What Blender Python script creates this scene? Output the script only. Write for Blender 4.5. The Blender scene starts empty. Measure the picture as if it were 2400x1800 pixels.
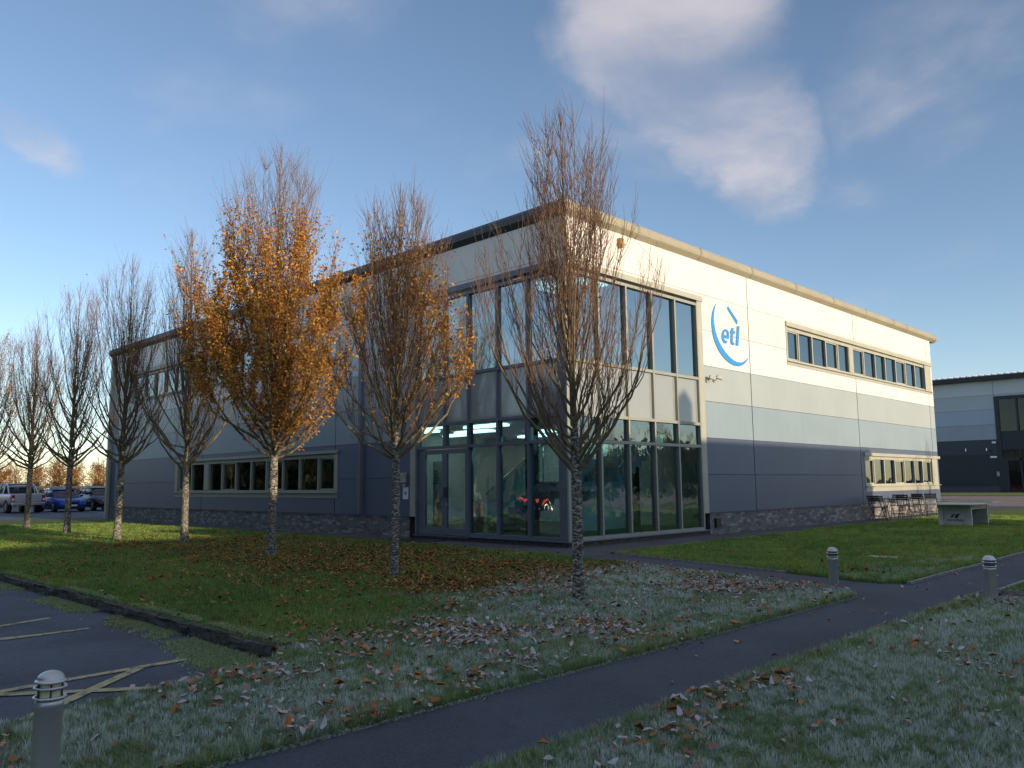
import bpy, bmesh, math, random
import numpy as np
from mathutils import Vector, Matrix

random.seed(7)
rng = np.random.default_rng(7)
sc = bpy.context.scene
COL = sc.collection

# ------------------------------------------------------------------ camera
CAM = Vector((-14.352, -12.351, 1.45))
YAW, PITCH, ROLL = math.radians(44.62), math.radians(7.06), math.radians(-0.58)
Fw = Vector((math.cos(YAW) * math.cos(PITCH), math.sin(YAW) * math.cos(PITCH), math.sin(PITCH)))
R0 = Vector((math.sin(YAW), -math.cos(YAW), 0))
U0 = R0.cross(Fw)
Rt = R0 * math.cos(ROLL) + U0 * math.sin(ROLL)
Up = -R0 * math.sin(ROLL) + U0 * math.cos(ROLL)
cd = bpy.data.cameras.new('camera')
cd.sensor_width = 36.0
cd.lens = 1891.46 / 2400 * 36
cd.clip_start = 0.05
cd.clip_end = 3000
cam = bpy.data.objects.new('camera', cd)
M = Matrix((Rt, Up, -Fw)).transposed().to_4x4()
M.translation = CAM
cam.matrix_world = M
COL.objects.link(cam)
sc.camera = cam

# ------------------------------------------------------------------ sky, sun, exposure
SUN_EL, SUN_AZ = math.radians(9.8), math.atan2(0.06, -1.0)
to_sun = Vector((math.sin(SUN_AZ) * math.cos(SUN_EL), math.cos(SUN_AZ) * math.cos(SUN_EL), math.sin(SUN_EL)))
SKY_STRENGTH = 0.14
world = bpy.data.worlds.new("World")
sc.world = world
world.use_nodes = True
wn = world.node_tree
wn.nodes.clear()


def N(tree, kind, **kw):
    n = tree.nodes.new(kind)
    for k, v in kw.items():
        if k.startswith('i_'):
            n.inputs[k[2:].replace('_', ' ')].default_value = v
        else:
            setattr(n, k, v)
    return n


def math_node(t, op, a, b=None, clamp=False):
    n = t.nodes.new('ShaderNodeMath')
    n.operation = op
    n.use_clamp = clamp
    for i, x in enumerate((a, b)):
        if x is None:
            continue
        if isinstance(x, (int, float)):
            n.inputs[i].default_value = x
        else:
            t.links.new(x, n.inputs[i])
    return n.outputs[0]


def smooth(t, x, lo, hi):
    n = t.nodes.new('ShaderNodeMapRange')
    n.interpolation_type = 'SMOOTHSTEP'
    t.links.new(x, n.inputs['Value'])
    n.inputs['From Min'].default_value = lo
    n.inputs['From Max'].default_value = hi
    return n.outputs[0]


def mixcol(t, fac, a, b, mode='MIX'):
    n = t.nodes.new('ShaderNodeMix')
    n.data_type = 'RGBA'
    n.blend_type = mode
    if isinstance(fac, (int, float)):
        n.inputs[0].default_value = fac
    else:
        t.links.new(fac, n.inputs[0])
    for i, x in ((6, a), (7, b)):
        if isinstance(x, (tuple, list)):
            n.inputs[i].default_value = (*x[:3], 1)
        else:
            t.links.new(x, n.inputs[i])
    return n.outputs[2]


sky = N(wn, 'ShaderNodeTexSky', sky_type='NISHITA', sun_disc=False, sun_elevation=SUN_EL,
        sun_rotation=SUN_AZ % (2 * math.pi), altitude=50, air_density=0.80, dust_density=0.35, ozone_density=2.2)
tc = N(wn, 'ShaderNodeTexCoord')
D = tc.outputs['Generated']
sep = N(wn, 'ShaderNodeSeparateXYZ')
wn.links.new(D, sep.inputs[0])
# the clouds lie on a flat sheet overhead
zz = math_node(wn, 'ADD', math_node(wn, 'MAXIMUM', sep.outputs[2], 0.0), 0.12)
comb = N(wn, 'ShaderNodeCombineXYZ')
wn.links.new(math_node(wn, 'DIVIDE', sep.outputs[0], zz), comb.inputs[0])
wn.links.new(math_node(wn, 'DIVIDE', sep.outputs[1], zz), comb.inputs[1])
wrp = N(wn, 'ShaderNodeTexNoise', i_Scale=5.0, i_Detail=6.0, i_Roughness=0.6)
wn.links.new(D, wrp.inputs['Vector'])
wsub = N(wn, 'ShaderNodeVectorMath', operation='SUBTRACT')
wn.links.new(wrp.outputs['Color'], wsub.inputs[0])
wsub.inputs[1].default_value = (0.5, 0.5, 0.5)
wsc = N(wn, 'ShaderNodeVectorMath', operation='SCALE')
wn.links.new(wsub.outputs[0], wsc.inputs[0])
wsc.inputs['Scale'].default_value = 0.16
wad = N(wn, 'ShaderNodeVectorMath', operation='ADD')
wn.links.new(wsc.outputs[0], wad.inputs[0])
wn.links.new(D, wad.inputs[1])
wnm = N(wn, 'ShaderNodeVectorMath', operation='NORMALIZE')
wn.links.new(wad.outputs[0], wnm.inputs[0])
n1 = N(wn, 'ShaderNodeTexNoise', i_Scale=2.1, i_Detail=8.0, i_Roughness=0.54, i_Distortion=0.25)
wn.links.new(comb.outputs[0], n1.inputs['Vector'])
n2 = N(wn, 'ShaderNodeTexNoise', i_Scale=0.55, i_Detail=3.0, i_Roughness=0.5)
wn.links.new(comb.outputs[0], n2.inputs['Vector'])


def blob(c, lo, hi):
    v = N(wn, 'ShaderNodeVectorMath', operation='DOT_PRODUCT')
    wn.links.new(wnm.outputs[0], v.inputs[0])
    v.inputs[1].default_value = Vector(c).normalized()
    return smooth(wn, v.outputs['Value'], lo, hi)


mask = blob((0.718, 0.478, 0.506), 0.9918, 0.9994)
for c, lo, hi, k in (((0.742, 0.44, 0.505), 0.9915, 0.9996, 0.95), ((0.755, 0.455, 0.468), 0.9918, 0.9996, 1.0), ((0.80, 0.435, 0.412), 0.9940, 0.9997, 1.0),
                     ((0.835, 0.418, 0.355), 0.9962, 0.9998, 1.0), ((0.72, 0.50, 0.44), 0.992, 1.003, 0.6),
                     ((0.86, 0.23, 0.46), 0.986, 1.004, 0.4), ((0.87, 0.28, 0.40), 0.990, 1.006, 0.6), ((0.222, 0.912, 0.346), 0.9991, 1.0, 0.8),
                     ((0.245, 0.910, 0.334), 0.9994, 1.0, 0.75), ((0.63, 0.67, 0.40), 0.993, 1.006, 0.6), ((0.42, 0.70, 0.58), 0.985, 1.01, 0.6)):
    mask = math_node(wn, 'MAXIMUM', mask, math_node(wn, 'MULTIPLY', blob(c, lo, hi), k))
wisps = math_node(wn, 'MULTIPLY', smooth(wn, n2.outputs[0], 0.48, 0.80), 0.42)
mask = math_node(wn, 'MAXIMUM', mask, wisps)
# extra cloud cover added overhead, above the view, to brighten the ground
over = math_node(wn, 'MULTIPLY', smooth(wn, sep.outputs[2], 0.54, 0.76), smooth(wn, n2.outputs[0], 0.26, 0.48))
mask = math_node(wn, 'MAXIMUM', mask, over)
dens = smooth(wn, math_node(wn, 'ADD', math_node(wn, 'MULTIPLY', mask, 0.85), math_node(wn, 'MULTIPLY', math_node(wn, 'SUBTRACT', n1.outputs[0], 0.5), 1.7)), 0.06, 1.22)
# cloud colour: warm grey, paler where thick
ccol = mixcol(wn, smooth(wn, n1.outputs[0], 0.35, 0.7), (1.75, 1.75, 2.05), (3.1, 2.75, 2.7))
skyb = mixcol(wn, 1.0, sky.outputs[0], (0.94, 0.82, 0.745), 'MULTIPLY')
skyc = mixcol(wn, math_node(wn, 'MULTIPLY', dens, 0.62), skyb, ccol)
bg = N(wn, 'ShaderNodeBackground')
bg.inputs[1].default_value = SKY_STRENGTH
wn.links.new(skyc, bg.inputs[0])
wo = N(wn, 'ShaderNodeOutputWorld')
wn.links.new(bg.outputs[0], wo.inputs[0])

sl = bpy.data.lights.new('sun', 'SUN')
sl.energy = 2.4
sl.angle = math.radians(0.5)
sl.color = (1.0, 0.80, 0.55)
sun = bpy.data.objects.new('sun', sl)
sun.rotation_euler = to_sun.to_track_quat('Z', 'Y').to_euler()
COL.objects.link(sun)

sc.view_settings.view_transform = 'Standard'
sc.view_settings.look = 'None'
sc.view_settings.gamma = 1
sc.view_settings.use_curve_mapping = False
sc.view_settings.exposure = 1.05
sc.cycles.max_bounces = 8
sc.cycles.transparent_max_bounces = 16
sc.cycles.caustics_reflective = False
sc.cycles.caustics_refractive = False

# ------------------------------------------------------------------ materials
MATS = {}


def newmat(name):
    m = bpy.data.materials.new(name)
    m.use_nodes = True
    t = m.node_tree
    p = t.nodes['Principled BSDF']
    MATS[name] = m
    return m, t, p


def mat(name, col, rough=0.6, metal=0.0, var=0.0, scale=6.0, bump=0.0, bscale=None, spec=0.5, stain=0.0, detail=5.0):
    """plain paint / metal / stone with mottling, streaks and fine relief"""
    m, t, p = newmat(name)
    p.inputs['Roughness'].default_value = rough
    p.inputs['Metallic'].default_value = metal
    p.inputs['Specular IOR Level'].default_value = spec
    p.inputs['Base Color'].default_value = (*col, 1)
    geo = N(t, 'ShaderNodeNewGeometry')
    if var or stain:
        nz = N(t, 'ShaderNodeTexNoise', i_Scale=scale, i_Detail=detail, i_Roughness=0.6)
        t.links.new(geo.outputs['Position'], nz.inputs['Vector'])
        k = smooth(t, nz.outputs[0], 0.3, 0.7)
        c = mixcol(t, k, tuple(x * (1 - var) for x in col), tuple(min(1, x * (1 + var)) for x in col))
        if stain:
            mp = N(t, 'ShaderNodeMapping')
            mp.inputs['Scale'].default_value = (2.3, 2.3, 0.16)
            t.links.new(geo.outputs['Position'], mp.inputs[0])
            n3 = N(t, 'ShaderNodeTexNoise', i_Scale=1.6, i_Detail=6.0, i_Roughness=0.65)
            t.links.new(mp.outputs[0], n3.inputs['Vector'])
            c = mixcol(t, math_node(t, 'MULTIPLY', smooth(t, n3.outputs[0], 0.48, 0.8), stain), c, tuple(x * 0.55 for x in col))
        t.links.new(c, p.inputs['Base Color'])
    if bump:
        nb = N(t, 'ShaderNodeTexNoise', i_Scale=bscale or scale * 8, i_Detail=4.0)
        t.links.new(geo.outputs['Position'], nb.inputs['Vector'])
        b = N(t, 'ShaderNodeBump', i_Strength=bump, i_Distance=0.01)
        t.links.new(nb.outputs[0], b.inputs['Height'])
        t.links.new(b.outputs[0], p.inputs['Normal'])
    return m


# cladding bands from plinth to eaves
BANDS = [0.571, 1.658, 2.718, 3.781, 4.821, 5.878, 6.939, 7.92]
BCOL = [(.092, .115, .180), (.096, .121, .190), (.255, .325, .38), (.36, .405, .415), (.68, .67, .68), (.70, .68, .645), (.72, .705, .67)]
for i, c in enumerate(BCOL):
    mat('cladding_%d' % i, c, 0.42, var=0.045, scale=0.5, stain=0.20, bump=0.03, bscale=3.0)
mat('joint_dark', (.035, .036, .04), 0.8)
mat('frame_grey', (.30, .31, .27), 0.45, var=0.05, scale=2.0)
mat('frame_slate', (.13, .145, .185), 0.42, var=0.05, scale=2.0)
mat('trim_stone', (.40, .40, .34), 0.5, var=0.06, scale=1.5, stain=0.15)
mat('fascia_metal', (.34, .315, .235), 0.42, var=0.06, scale=1.2, stain=0.12)
mat('fascia_slate', (.045, .052, .065), 0.45, var=0.08, scale=1.5, stain=0.1)
mat('rivet_dark', (.06, .06, .06), 0.5)
mat('soffit', (.36, .34, .27), 0.55, var=0.04)
mat('roof_sheet', (.25, .26, .27), 0.5, var=0.1)
mat('mortar', (.15, .145, .14), 0.95, var=0.15, scale=20, bump=0.2)
mat('brick_a', (.185, .185, .185), 0.9, var=0.22, scale=9, bump=0.4, bscale=60)
mat('brick_b', (.135, .135, .14), 0.9, var=0.22, scale=9, bump=0.4, bscale=60)
mat('brick_c', (.30, .29, .275), 0.9, var=0.22, scale=9, bump=0.4, bscale=60)
mat('brick_dark', (.085, .075, .075), 0.9, var=0.25, scale=9, bump=0.4, bscale=60)
mat('interior_white', (.72, .74, .72), 0.7, var=0.03)
mat('interior_floor', (.10, .12, .12), 0.5, var=0.15)
mat('interior_dark', (.05, .052, .058), 0.6)
mat('steel', (.62, .63, .64), 0.30, 1.0, var=0.05)
mat('brushed_steel', (.62, .62, .62), 0.42, 0.75, var=0.12, scale=3)
mat('spandrel', (.29, .305, .30), 0.06, spec=1.0, var=0.02)
mat('logo_blue', (.035, .26, .62), 0.45, var=0.04)
mat('white_plastic', (.78, .78, .77), 0.4)
mat('grey_plastic', (.35, .35, .35), 0.5)
mat('black_plastic', (.02, .02, .022), 0.45)
mat('black_metal', (.022, .022, .026), 0.4, var=0.1)
mat('dark_wood', (.10, .065, .04), 0.6, var=0.3, scale=30)
mat('concrete', (.50, .51, .49), 0.85, var=0.14, scale=3.0, stain=0.22, bump=0.2, bscale=80)
mat('slab_stone', (.42, .41, .36), 0.9, var=0.2, scale=8, bump=0.3)
mat('edging', (.27, .26, .23), 0.95, var=0.3, scale=10, bump=0.4, bscale=60)
mat('kerb', (.075, .075, .066), 0.95, var=0.5, scale=9, bump=0.8, bscale=40)
mat('red_plastic', (.75, .07, .06), 0.45)
mat('red_light', (.42, .02, .02), 0.2)
mat('amber_wood', (.38, .22, .07), 0.5, var=0.2)
mat('tyre', (.018, .018, .018), 0.85)
mat('rim', (.35, .36, .38), 0.35, 0.9)
mat('paint_silver', (.52, .54, .57), 0.3, 0.35)
mat('paint_blue', (.012, .055, .34), 0.22, 0.25)
mat('paint_black', (.012, .014, .022), 0.18)
mat('car_glass', (.02, .025, .03), 0.06, spec=0.8)
mat('headlight', (.65, .68, .70), 0.12)
mat('plate_white', (.72, .72, .68), 0.5)
mat('plate_yellow', (.68, .52, .10), 0.5)
mat('tan_brick', (.42, .27, .14), 0.9, var=0.15, scale=4)
mat('slate_roof', (.12, .13, .17), 0.6, var=0.2, scale=2)
mat('far_dark0', (.018, .023, .034), 0.5, var=0.05)
mat('far_dark1', (.032, .046, .072), 0.5, var=0.05)
for i, c in enumerate(((.29, .34, .43), (.33, .41, .53), (.38, .45, .53), (.50, .56, .62))):
    mat('far_band_%d' % i, c, 0.5, var=0.03, scale=0.5)
mat('far_plinth', (.07, .07, .085), 0.9, var=0.2, scale=4)
mat('verge', (.12, .15, .03), 0.95, var=0.3, scale=3)


def asphalt(name, col, grit, patch=0.25):
    m, t, p = newmat(name)
    geo = N(t, 'ShaderNodeNewGeometry')
    a = N(t, 'ShaderNodeTexNoise', i_Scale=0.8, i_Detail=5.0, i_Roughness=0.6)
    b = N(t, 'ShaderNodeTexNoise', i_Scale=120.0, i_Detail=3.0, i_Roughness=0.7)
    v = N(t, 'ShaderNodeTexVoronoi', i_Scale=90.0)
    for n in (a, b, v):
        t.links.new(geo.outputs['Position'], n.inputs['Vector'])
    c = mixcol(t, smooth(t, a.outputs[0], 0.3, 0.7), tuple(x * (1 - patch) for x in col), tuple(x * (1 + patch) for x in col))
    d = N(t, 'ShaderNodeTexNoise', i_Scale=3.2, i_Detail=6.0, i_Roughness=0.7, i_Distortion=1.2)
    e = N(t, 'ShaderNodeTexNoise', i_Scale=34.0, i_Detail=4.0, i_Roughness=0.75)
    w = N(t, 'ShaderNodeTexVoronoi', i_Scale=48.0)
    for n in (d, e, w):
        t.links.new(geo.outputs['Position'], n.inputs['Vector'])
    c = mixcol(t, math_node(t, 'MULTIPLY', smooth(t, d.outputs[0], 0.52, 0.66), 0.5), c, tuple(x * 0.55 for x in col))
    c = mixcol(t, math_node(t, 'MULTIPLY', smooth(t, e.outputs[0], 0.42, 0.7), 0.45), c, tuple(x * 1.9 for x in col))
    c = mixcol(t, smooth(t, b.outputs[0], 0.52, 0.75), c, tuple(min(1, x * grit) for x in col))
    k = math_node(t, 'MULTIPLY', math_node(t, 'SUBTRACT', 1.0, smooth(t, w.outputs['Distance'], 0.05, 0.22)), smooth(t, e.outputs[0], 0.58, 0.66))
    c = mixcol(t, math_node(t, 'MULTIPLY', k, 0.8), c, tuple(min(1, x * 4.5) for x in col))
    t.links.new(c, p.inputs['Base Color'])
    p.inputs['Roughness'].default_value = 0.82
    bp = N(t, 'ShaderNodeBump', i_Strength=0.9, i_Distance=0.010)
    t.links.new(v.outputs['Distance'], bp.inputs['Height'])
    t.links.new(bp.outputs[0], p.inputs['Normal'])
    return m


asphalt('asphalt_path', (.054, .066, .086), 2.6)
asphalt('asphalt_lot', (.072, .086, .112), 2.0, 0.35)
asphalt('asphalt_far', (.22, .17, .15), 1.2, 0.2)
asphalt('apron', (.085, .085, .095), 1.6, 0.3)


def paint_mat(name, col, under):
    m, t, p = newmat(name)
    geo = N(t, 'ShaderNodeNewGeometry')
    a = N(t, 'ShaderNodeTexNoise', i_Scale=11.0, i_Detail=7.0, i_Roughness=0.72)
    b = N(t, 'ShaderNodeTexNoise', i_Scale=70.0, i_Detail=3.0)
    for n in (a, b):
        t.links.new(geo.outputs['Position'], n.inputs['Vector'])
    c = mixcol(t, smooth(t, b.outputs[0], 0.4, 0.7), tuple(x * .85 for x in col), col)
    c = mixcol(t, smooth(t, a.outputs[0], 0.47, 0.66), c, under)
    t.links.new(c, p.inputs['Base Color'])
    p.inputs['Roughness'].default_value = 0.85
    return m


paint_mat('line_yellow', (.50, .46, .25), (.12, .12, .11))
paint_mat('line_white', (.6, .6, .58), (.14, .14, .14))


def lawn_mat(name, frosty):
    m, t, p = newmat(name)
    geo = N(t, 'ShaderNodeNewGeometry')
    a = N(t, 'ShaderNodeTexNoise', i_Scale=0.7, i_Detail=4.0)
    b = N(t, 'ShaderNodeTexNoise', i_Scale=38.0, i_Detail=5.0, i_Roughness=0.75)
    for n in (a, b):
        t.links.new(geo.outputs['Position'], n.inputs['Vector'])
    c = mixcol(t, smooth(t, b.outputs[0], 0.35, 0.68), (.060, .095, .024), (.19, .25, .06))
    c = mixcol(t, math_node(t, 'MULTIPLY', smooth(t, a.outputs[0], 0.4, 0.7), 0.4), c, (.11, .10, .03))
    if frosty:
        s = N(t, 'ShaderNodeSeparateXYZ')
        t.links.new(geo.outputs['Position'], s.inputs[0])
        edge = math_node(t, 'ADD', math_node(t, 'MULTIPLY', s.outputs[0], 0.25), -1.6)
        d = math_node(t, 'SUBTRACT', edge, s.outputs[1])
        d = math_node(t, 'ADD', d, math_node(t, 'MULTIPLY', math_node(t, 'SUBTRACT', a.outputs[0], 0.5), 5.0))
        fr = math_node(t, 'MULTIPLY', smooth(t, d, 0.0, 2.2), smooth(t, b.outputs[0], 0.38, 0.62))
        c = mixcol(t, math_node(t, 'MULTIPLY', fr, 0.75), c, (.48, .55, .53))
    t.links.new(c, p.inputs['Base Color'])
    p.inputs['Roughness'].default_value = 0.95
    p.inputs['Specular IOR Level'].default_value = 0.15
    bp = N(t, 'ShaderNodeBump', i_Strength=0.9, i_Distance=0.03)
    t.links.new(b.outputs[0], bp.inputs['Height'])
    t.links.new(bp.outputs[0], p.inputs['Normal'])
    return m


lawn_mat('lawn_frosty', True)
lawn_mat('lawn_green', False)


def attr_mat(name, trans, rough=0.7, spec=0.25):
    m, t, p = newmat(name)
    at = N(t, 'ShaderNodeAttribute', attribute_name='Col')
    t.links.new(at.outputs['Color'], p.inputs['Base Color'])
    p.inputs['Roughness'].default_value = rough
    p.inputs['Specular IOR Level'].default_value = spec
    if trans:
        tr = N(t, 'ShaderNodeBsdfTranslucent')
        t.links.new(at.outputs['Color'], tr.inputs[0])
        mx = N(t, 'ShaderNodeMixShader')
        mx.inputs[0].default_value = trans
        t.links.new(p.outputs[0], mx.inputs[1])
        t.links.new(tr.outputs[0], mx.inputs[2])
        t.links.new(mx.outputs[0], t.nodes['Material Output'].inputs[0])
    return m


attr_mat('blade', 0.42, 0.6, 0.3)
attr_mat('leaf_tree', 0.35, 0.55, 0.3)
attr_mat('leaf_fallen', 0.0, 0.75, 0.2)


def bark_mat(name, c0, c1, c2, sc1):
    m, t, p = newmat(name)
    geo = N(t, 'ShaderNodeNewGeometry')
    mp = N(t, 'ShaderNodeMapping')
    mp.inputs['Scale'].default_value = (1, 1, 2.4)
    t.links.new(geo.outputs['Position'], mp.inputs[0])
    a = N(t, 'ShaderNodeTexNoise', i_Scale=sc1, i_Detail=4.0, i_Roughness=0.62, i_Distortion=0.6)
    b = N(t, 'ShaderNodeTexNoise', i_Scale=3.0, i_Detail=3.0)
    t.links.new(mp.outputs[0], a.inputs['Vector'])
    t.links.new(geo.outputs['Position'], b.inputs['Vector'])
    c = mixcol(t, smooth(t, a.outputs[0], 0.48, 0.58), c0, c1)
    c = mixcol(t, math_node(t, 'MULTIPLY', smooth(t, b.outputs[0], 0.4, 0.7), 0.5), c, c2)
    t.links.new(c, p.inputs['Base Color'])
    p.inputs['Roughness'].default_value = 0.9
    bp = N(t, 'ShaderNodeBump', i_Strength=0.7, i_Distance=0.01)
    t.links.new(a.outputs[0], bp.inputs['Height'])
    t.links.new(bp.outputs[0], p.inputs['Normal'])
    return m


bark_mat('bark_trunk', (.055, .050, .043), (.42, .39, .33), (.13, .12, .09), 19.0)
bark_mat('bark_limb', (.14, .115, .065), (.24, .20, .105), (.11, .08, .05), 12.0)
bark_mat('bark_twig', (.19, .105, .065), (.25, .145, .09), (.15, .085, .055), 9.0)


def glass_mat(name, tint, refl, wav=0.0, wscale=1.2):
    m, t, p = newmat(name)
    t.nodes.remove(p)
    geo = N(t, 'ShaderNodeNewGeometry')
    tr = N(t, 'ShaderNodeBsdfTransparent')
    tr.inputs[0].default_value = (*tint, 1)
    gl = N(t, 'ShaderNodeBsdfGlossy')
    gl.inputs[0].default_value = (.86, .95, .97, 1)
    gl.inputs['Roughness'].default_value = 0.0
    fr = N(t, 'ShaderNodeFresnel')
    fr.inputs[0].default_value = 1.5
    fac = math_node(t, 'ADD', math_node(t, 'MULTIPLY', fr.outputs[0], 0.9), refl, True)
    if wav:
        nz = N(t, 'ShaderNodeTexNoise', i_Scale=wscale, i_Detail=2.0, i_Roughness=0.4)
        t.links.new(geo.outputs['Position'], nz.inputs['Vector'])
        bp = N(t, 'ShaderNodeBump', i_Strength=wav, i_Distance=0.05)
        t.links.new(nz.outputs[0], bp.inputs['Height'])
        t.links.new(bp.outputs[0], gl.inputs['Normal'])
    mx = N(t, 'ShaderNodeMixShader')
    t.links.new(fac, mx.inputs[0])
    t.links.new(tr.outputs[0], mx.inputs[1])
    t.links.new(gl.outputs[0], mx.inputs[2])
    t.links.new(mx.outputs[0], t.nodes['Material Output'].inputs[0])
    return m


glass_mat('glass_lobby', (.40, .74, .82), 0.19, 0.24, 1.3)
glass_mat('glass_upper', (.26, .52, .60), 0.38, 0.08, 1.0)
glass_mat('glass_far', (.40, .45, .45), 0.02, 0.1, 1.0)
glass_mat('glass_window', (.28, .44, .48), 0.20, 0.16, 1.6)


def emit_mat(name, col, strength):
    m, t, p = newmat(name)
    p.inputs['Base Color'].default_value = (*col, 1)
    p.inputs['Emission Color'].default_value = (*col, 1)
    p.inputs['Emission Strength'].default_value = strength
    return m


emit_mat('lamp_panel', (1.0, .98, .90), 1.3)
emit_mat('lamp_tail', (1.0, .10, .06), 0.8)
m, t, p = newmat('lens_cream')
p.inputs['Base Color'].default_value = (.86, .80, .52, 1)
p.inputs['Roughness'].default_value = 0.35
m, t, p = newmat('lens_clear')
p.inputs['Base Color'].default_value = (.16, .19, .23, 1)
p.inputs['Roughness'].default_value = 0.15

# ------------------------------------------------------------------ builders


class MB:
    def __init__(self):
        self.v, self.f, self.m = [], [], []

    def add(self, vs, fs, mi=0):
        o = len(self.v)
        self.v += [tuple(p) for p in vs]
        self.f += [tuple(i + o for i in f) for f in fs]
        self.m += [mi] * len(fs)

    def box(self, x0, x1, y0, y1, z0, z1, mi=0):
        if x0 > x1: x0, x1 = x1, x0
        if y0 > y1: y0, y1 = y1, y0
        if z0 > z1: z0, z1 = z1, z0
        self.add([(x0, y0, z0), (x1, y0, z0), (x1, y1, z0), (x0, y1, z0), (x0, y0, z1), (x1, y0, z1), (x1, y1, z1), (x0, y1, z1)],
                 [(0, 3, 2, 1), (4, 5, 6, 7), (0, 1, 5, 4), (1, 2, 6, 5), (2, 3, 7, 6), (3, 0, 4, 7)], mi)

    def prism(self, poly, fn, d0, d1, mi=0):
        n = len(poly)
        vs = [fn(a, b, d0) for a, b in poly] + [fn(a, b, d1) for a, b in poly]
        fs = [tuple(range(n)), tuple(range(2 * n - 1, n - 1, -1))] + [(i, i + n, (i + 1) % n + n, (i + 1) % n) for i in range(n)]
        self.add(vs, fs, mi)

    def bar(self, a, b, r, sides=6, mi=0, r2=None):
        self.tube([a, b], [r, r if r2 is None else r2], sides, mi)

    def tube(self, pts, rads, sides=6, mi=0, cap=True):
        P = [Vector(p) for p in pts]
        vs, fs = [], []
        for i, p in enumerate(P):
            d = (P[min(i + 1, len(P) - 1)] - P[max(i - 1, 0)]).normalized()
            u = d.orthogonal().normalized() if abs(d.z) > 0.98 else d.cross(Vector((0, 0, 1))).normalized()
            w = d.cross(u)
            for k in range(sides):
                a = 2 * math.pi * k / sides
                vs.append(p + (u * math.cos(a) + w * math.sin(a)) * rads[i])
        for i in range(len(P) - 1):
            for k in range(sides):
                k2 = (k + 1) % sides
                fs.append((i * sides + k, i * sides + k2, (i + 1) * sides + k2, (i + 1) * sides + k))
        if cap:
            fs.append(tuple(range(sides - 1, -1, -1)))
            fs.append(tuple((len(P) - 1) * sides + k for k in range(sides)))
        self.add(vs, fs, mi)

    def lathe(self, prof, c=(0, 0, 0), n=28, mi=0, axis='z'):
        vs, fs = [], []
        for r, h in prof:
            for k in range(n):
                a = 2 * math.pi * k / n
                x, y = r * math.cos(a), r * math.sin(a)
                if axis == 'z':
                    vs.append((c[0] + x, c[1] + y, c[2] + h))
                else:
                    vs.append((c[0] + h, c[1] + x, c[2] + y))
        for i in range(len(prof) - 1):
            for k in range(n):
                k2 = (k + 1) % n
                fs.append((i * n + k, i * n + k2, (i + 1) * n + k2, (i + 1) * n + k))
        self.add(vs, fs, mi)

    def build(self, name, mats, parent=None, smooth_=False, kind=None):
        me = bpy.data.meshes.new(name)
        me.from_pydata(self.v, [], self.f)
        ml = mats if isinstance(mats, (list, tuple)) else [mats]
        for x in ml:
            me.materials.append(MATS[x])
        me.polygons.foreach_set('material_index', self.m)
        if smooth_:
            me.polygons.foreach_set('use_smooth', [True] * len(self.f))
        me.update()
        return link(name, me, parent, kind)


def link(name, me, parent=None, kind=None):
    o = bpy.data.objects.new(name, me)
    COL.objects.link(o)
    if parent is not None:
        o.parent = parent
    if kind:
        o['kind'] = kind
    return o


def fixnormals(o):
    bm = bmesh.new()
    bm.from_mesh(o.data)
    bmesh.ops.recalc_face_normals(bm, faces=bm.faces)
    bm.to_mesh(o.data)
    bm.free()
    return o


def bevel(o, w, seg=2):
    bm = bmesh.new()
    bm.from_mesh(o.data)
    bmesh.ops.recalc_face_normals(bm, faces=bm.faces)
    bmesh.ops.bevel(bm, geom=list(bm.edges), offset=w, segments=seg, affect='EDGES', profile=0.6)
    bm.to_mesh(o.data)
    bm.free()
    return o


def thing(name, label, cat, loc=(0, 0, 0), rz=0, group=None):
    o = bpy.data.objects.new(name, None)
    COL.objects.link(o)
    o.location = loc
    o.rotation_euler = (0, 0, rz)
    o.empty_display_size = 0.2
    o['label'] = label
    o['category'] = cat
    if group:
        o['group'] = group
    return o


def tag(o, label, cat, group=None):
    o['label'] = label
    o['category'] = cat
    if group:
        o['group'] = group
    return o


def copy_tree(o, parent=None, label=None):
    c = o.copy()
    COL.objects.link(c)
    c.parent = parent
    if label:
        c['label'] = label
    for ch in o.children:
        copy_tree(ch, c)
    return c


def fast_mesh(name, V, F, mats, cols=None, parent=None, kind=None, smooth_=False, mi=None):
    me = bpy.data.meshes.new(name)
    nv, (nf, k) = len(V), F.shape
    me.vertices.add(nv)
    me.vertices.foreach_set('co', np.ascontiguousarray(V, dtype=np.float32).ravel())
    me.loops.add(nf * k)
    me.loops.foreach_set('vertex_index', np.ascontiguousarray(F, dtype=np.int32).ravel())
    me.polygons.add(nf)
    me.polygons.foreach_set('loop_start', np.arange(0, nf * k, k, dtype=np.int32))
    for x in (mats if isinstance(mats, (list, tuple)) else [mats]):
        me.materials.append(MATS[x])
    if mi is not None:
        me.polygons.foreach_set('material_index', np.ascontiguousarray(mi, dtype=np.int32))
    if smooth_:
        me.polygons.foreach_set('use_smooth', np.ones(nf, dtype=bool))
    if cols is not None:
        a = me.color_attributes.new('Col', 'FLOAT_COLOR', 'POINT')
        c4 = np.ones((nv, 4), dtype=np.float32)
        c4[:, :3] = cols
        a.data.foreach_set('color', c4.ravel())
    me.update(calc_edges=True)
    me.validate()
    return link(name, me, parent, kind)


_perm = rng.random((256, 256))


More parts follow.
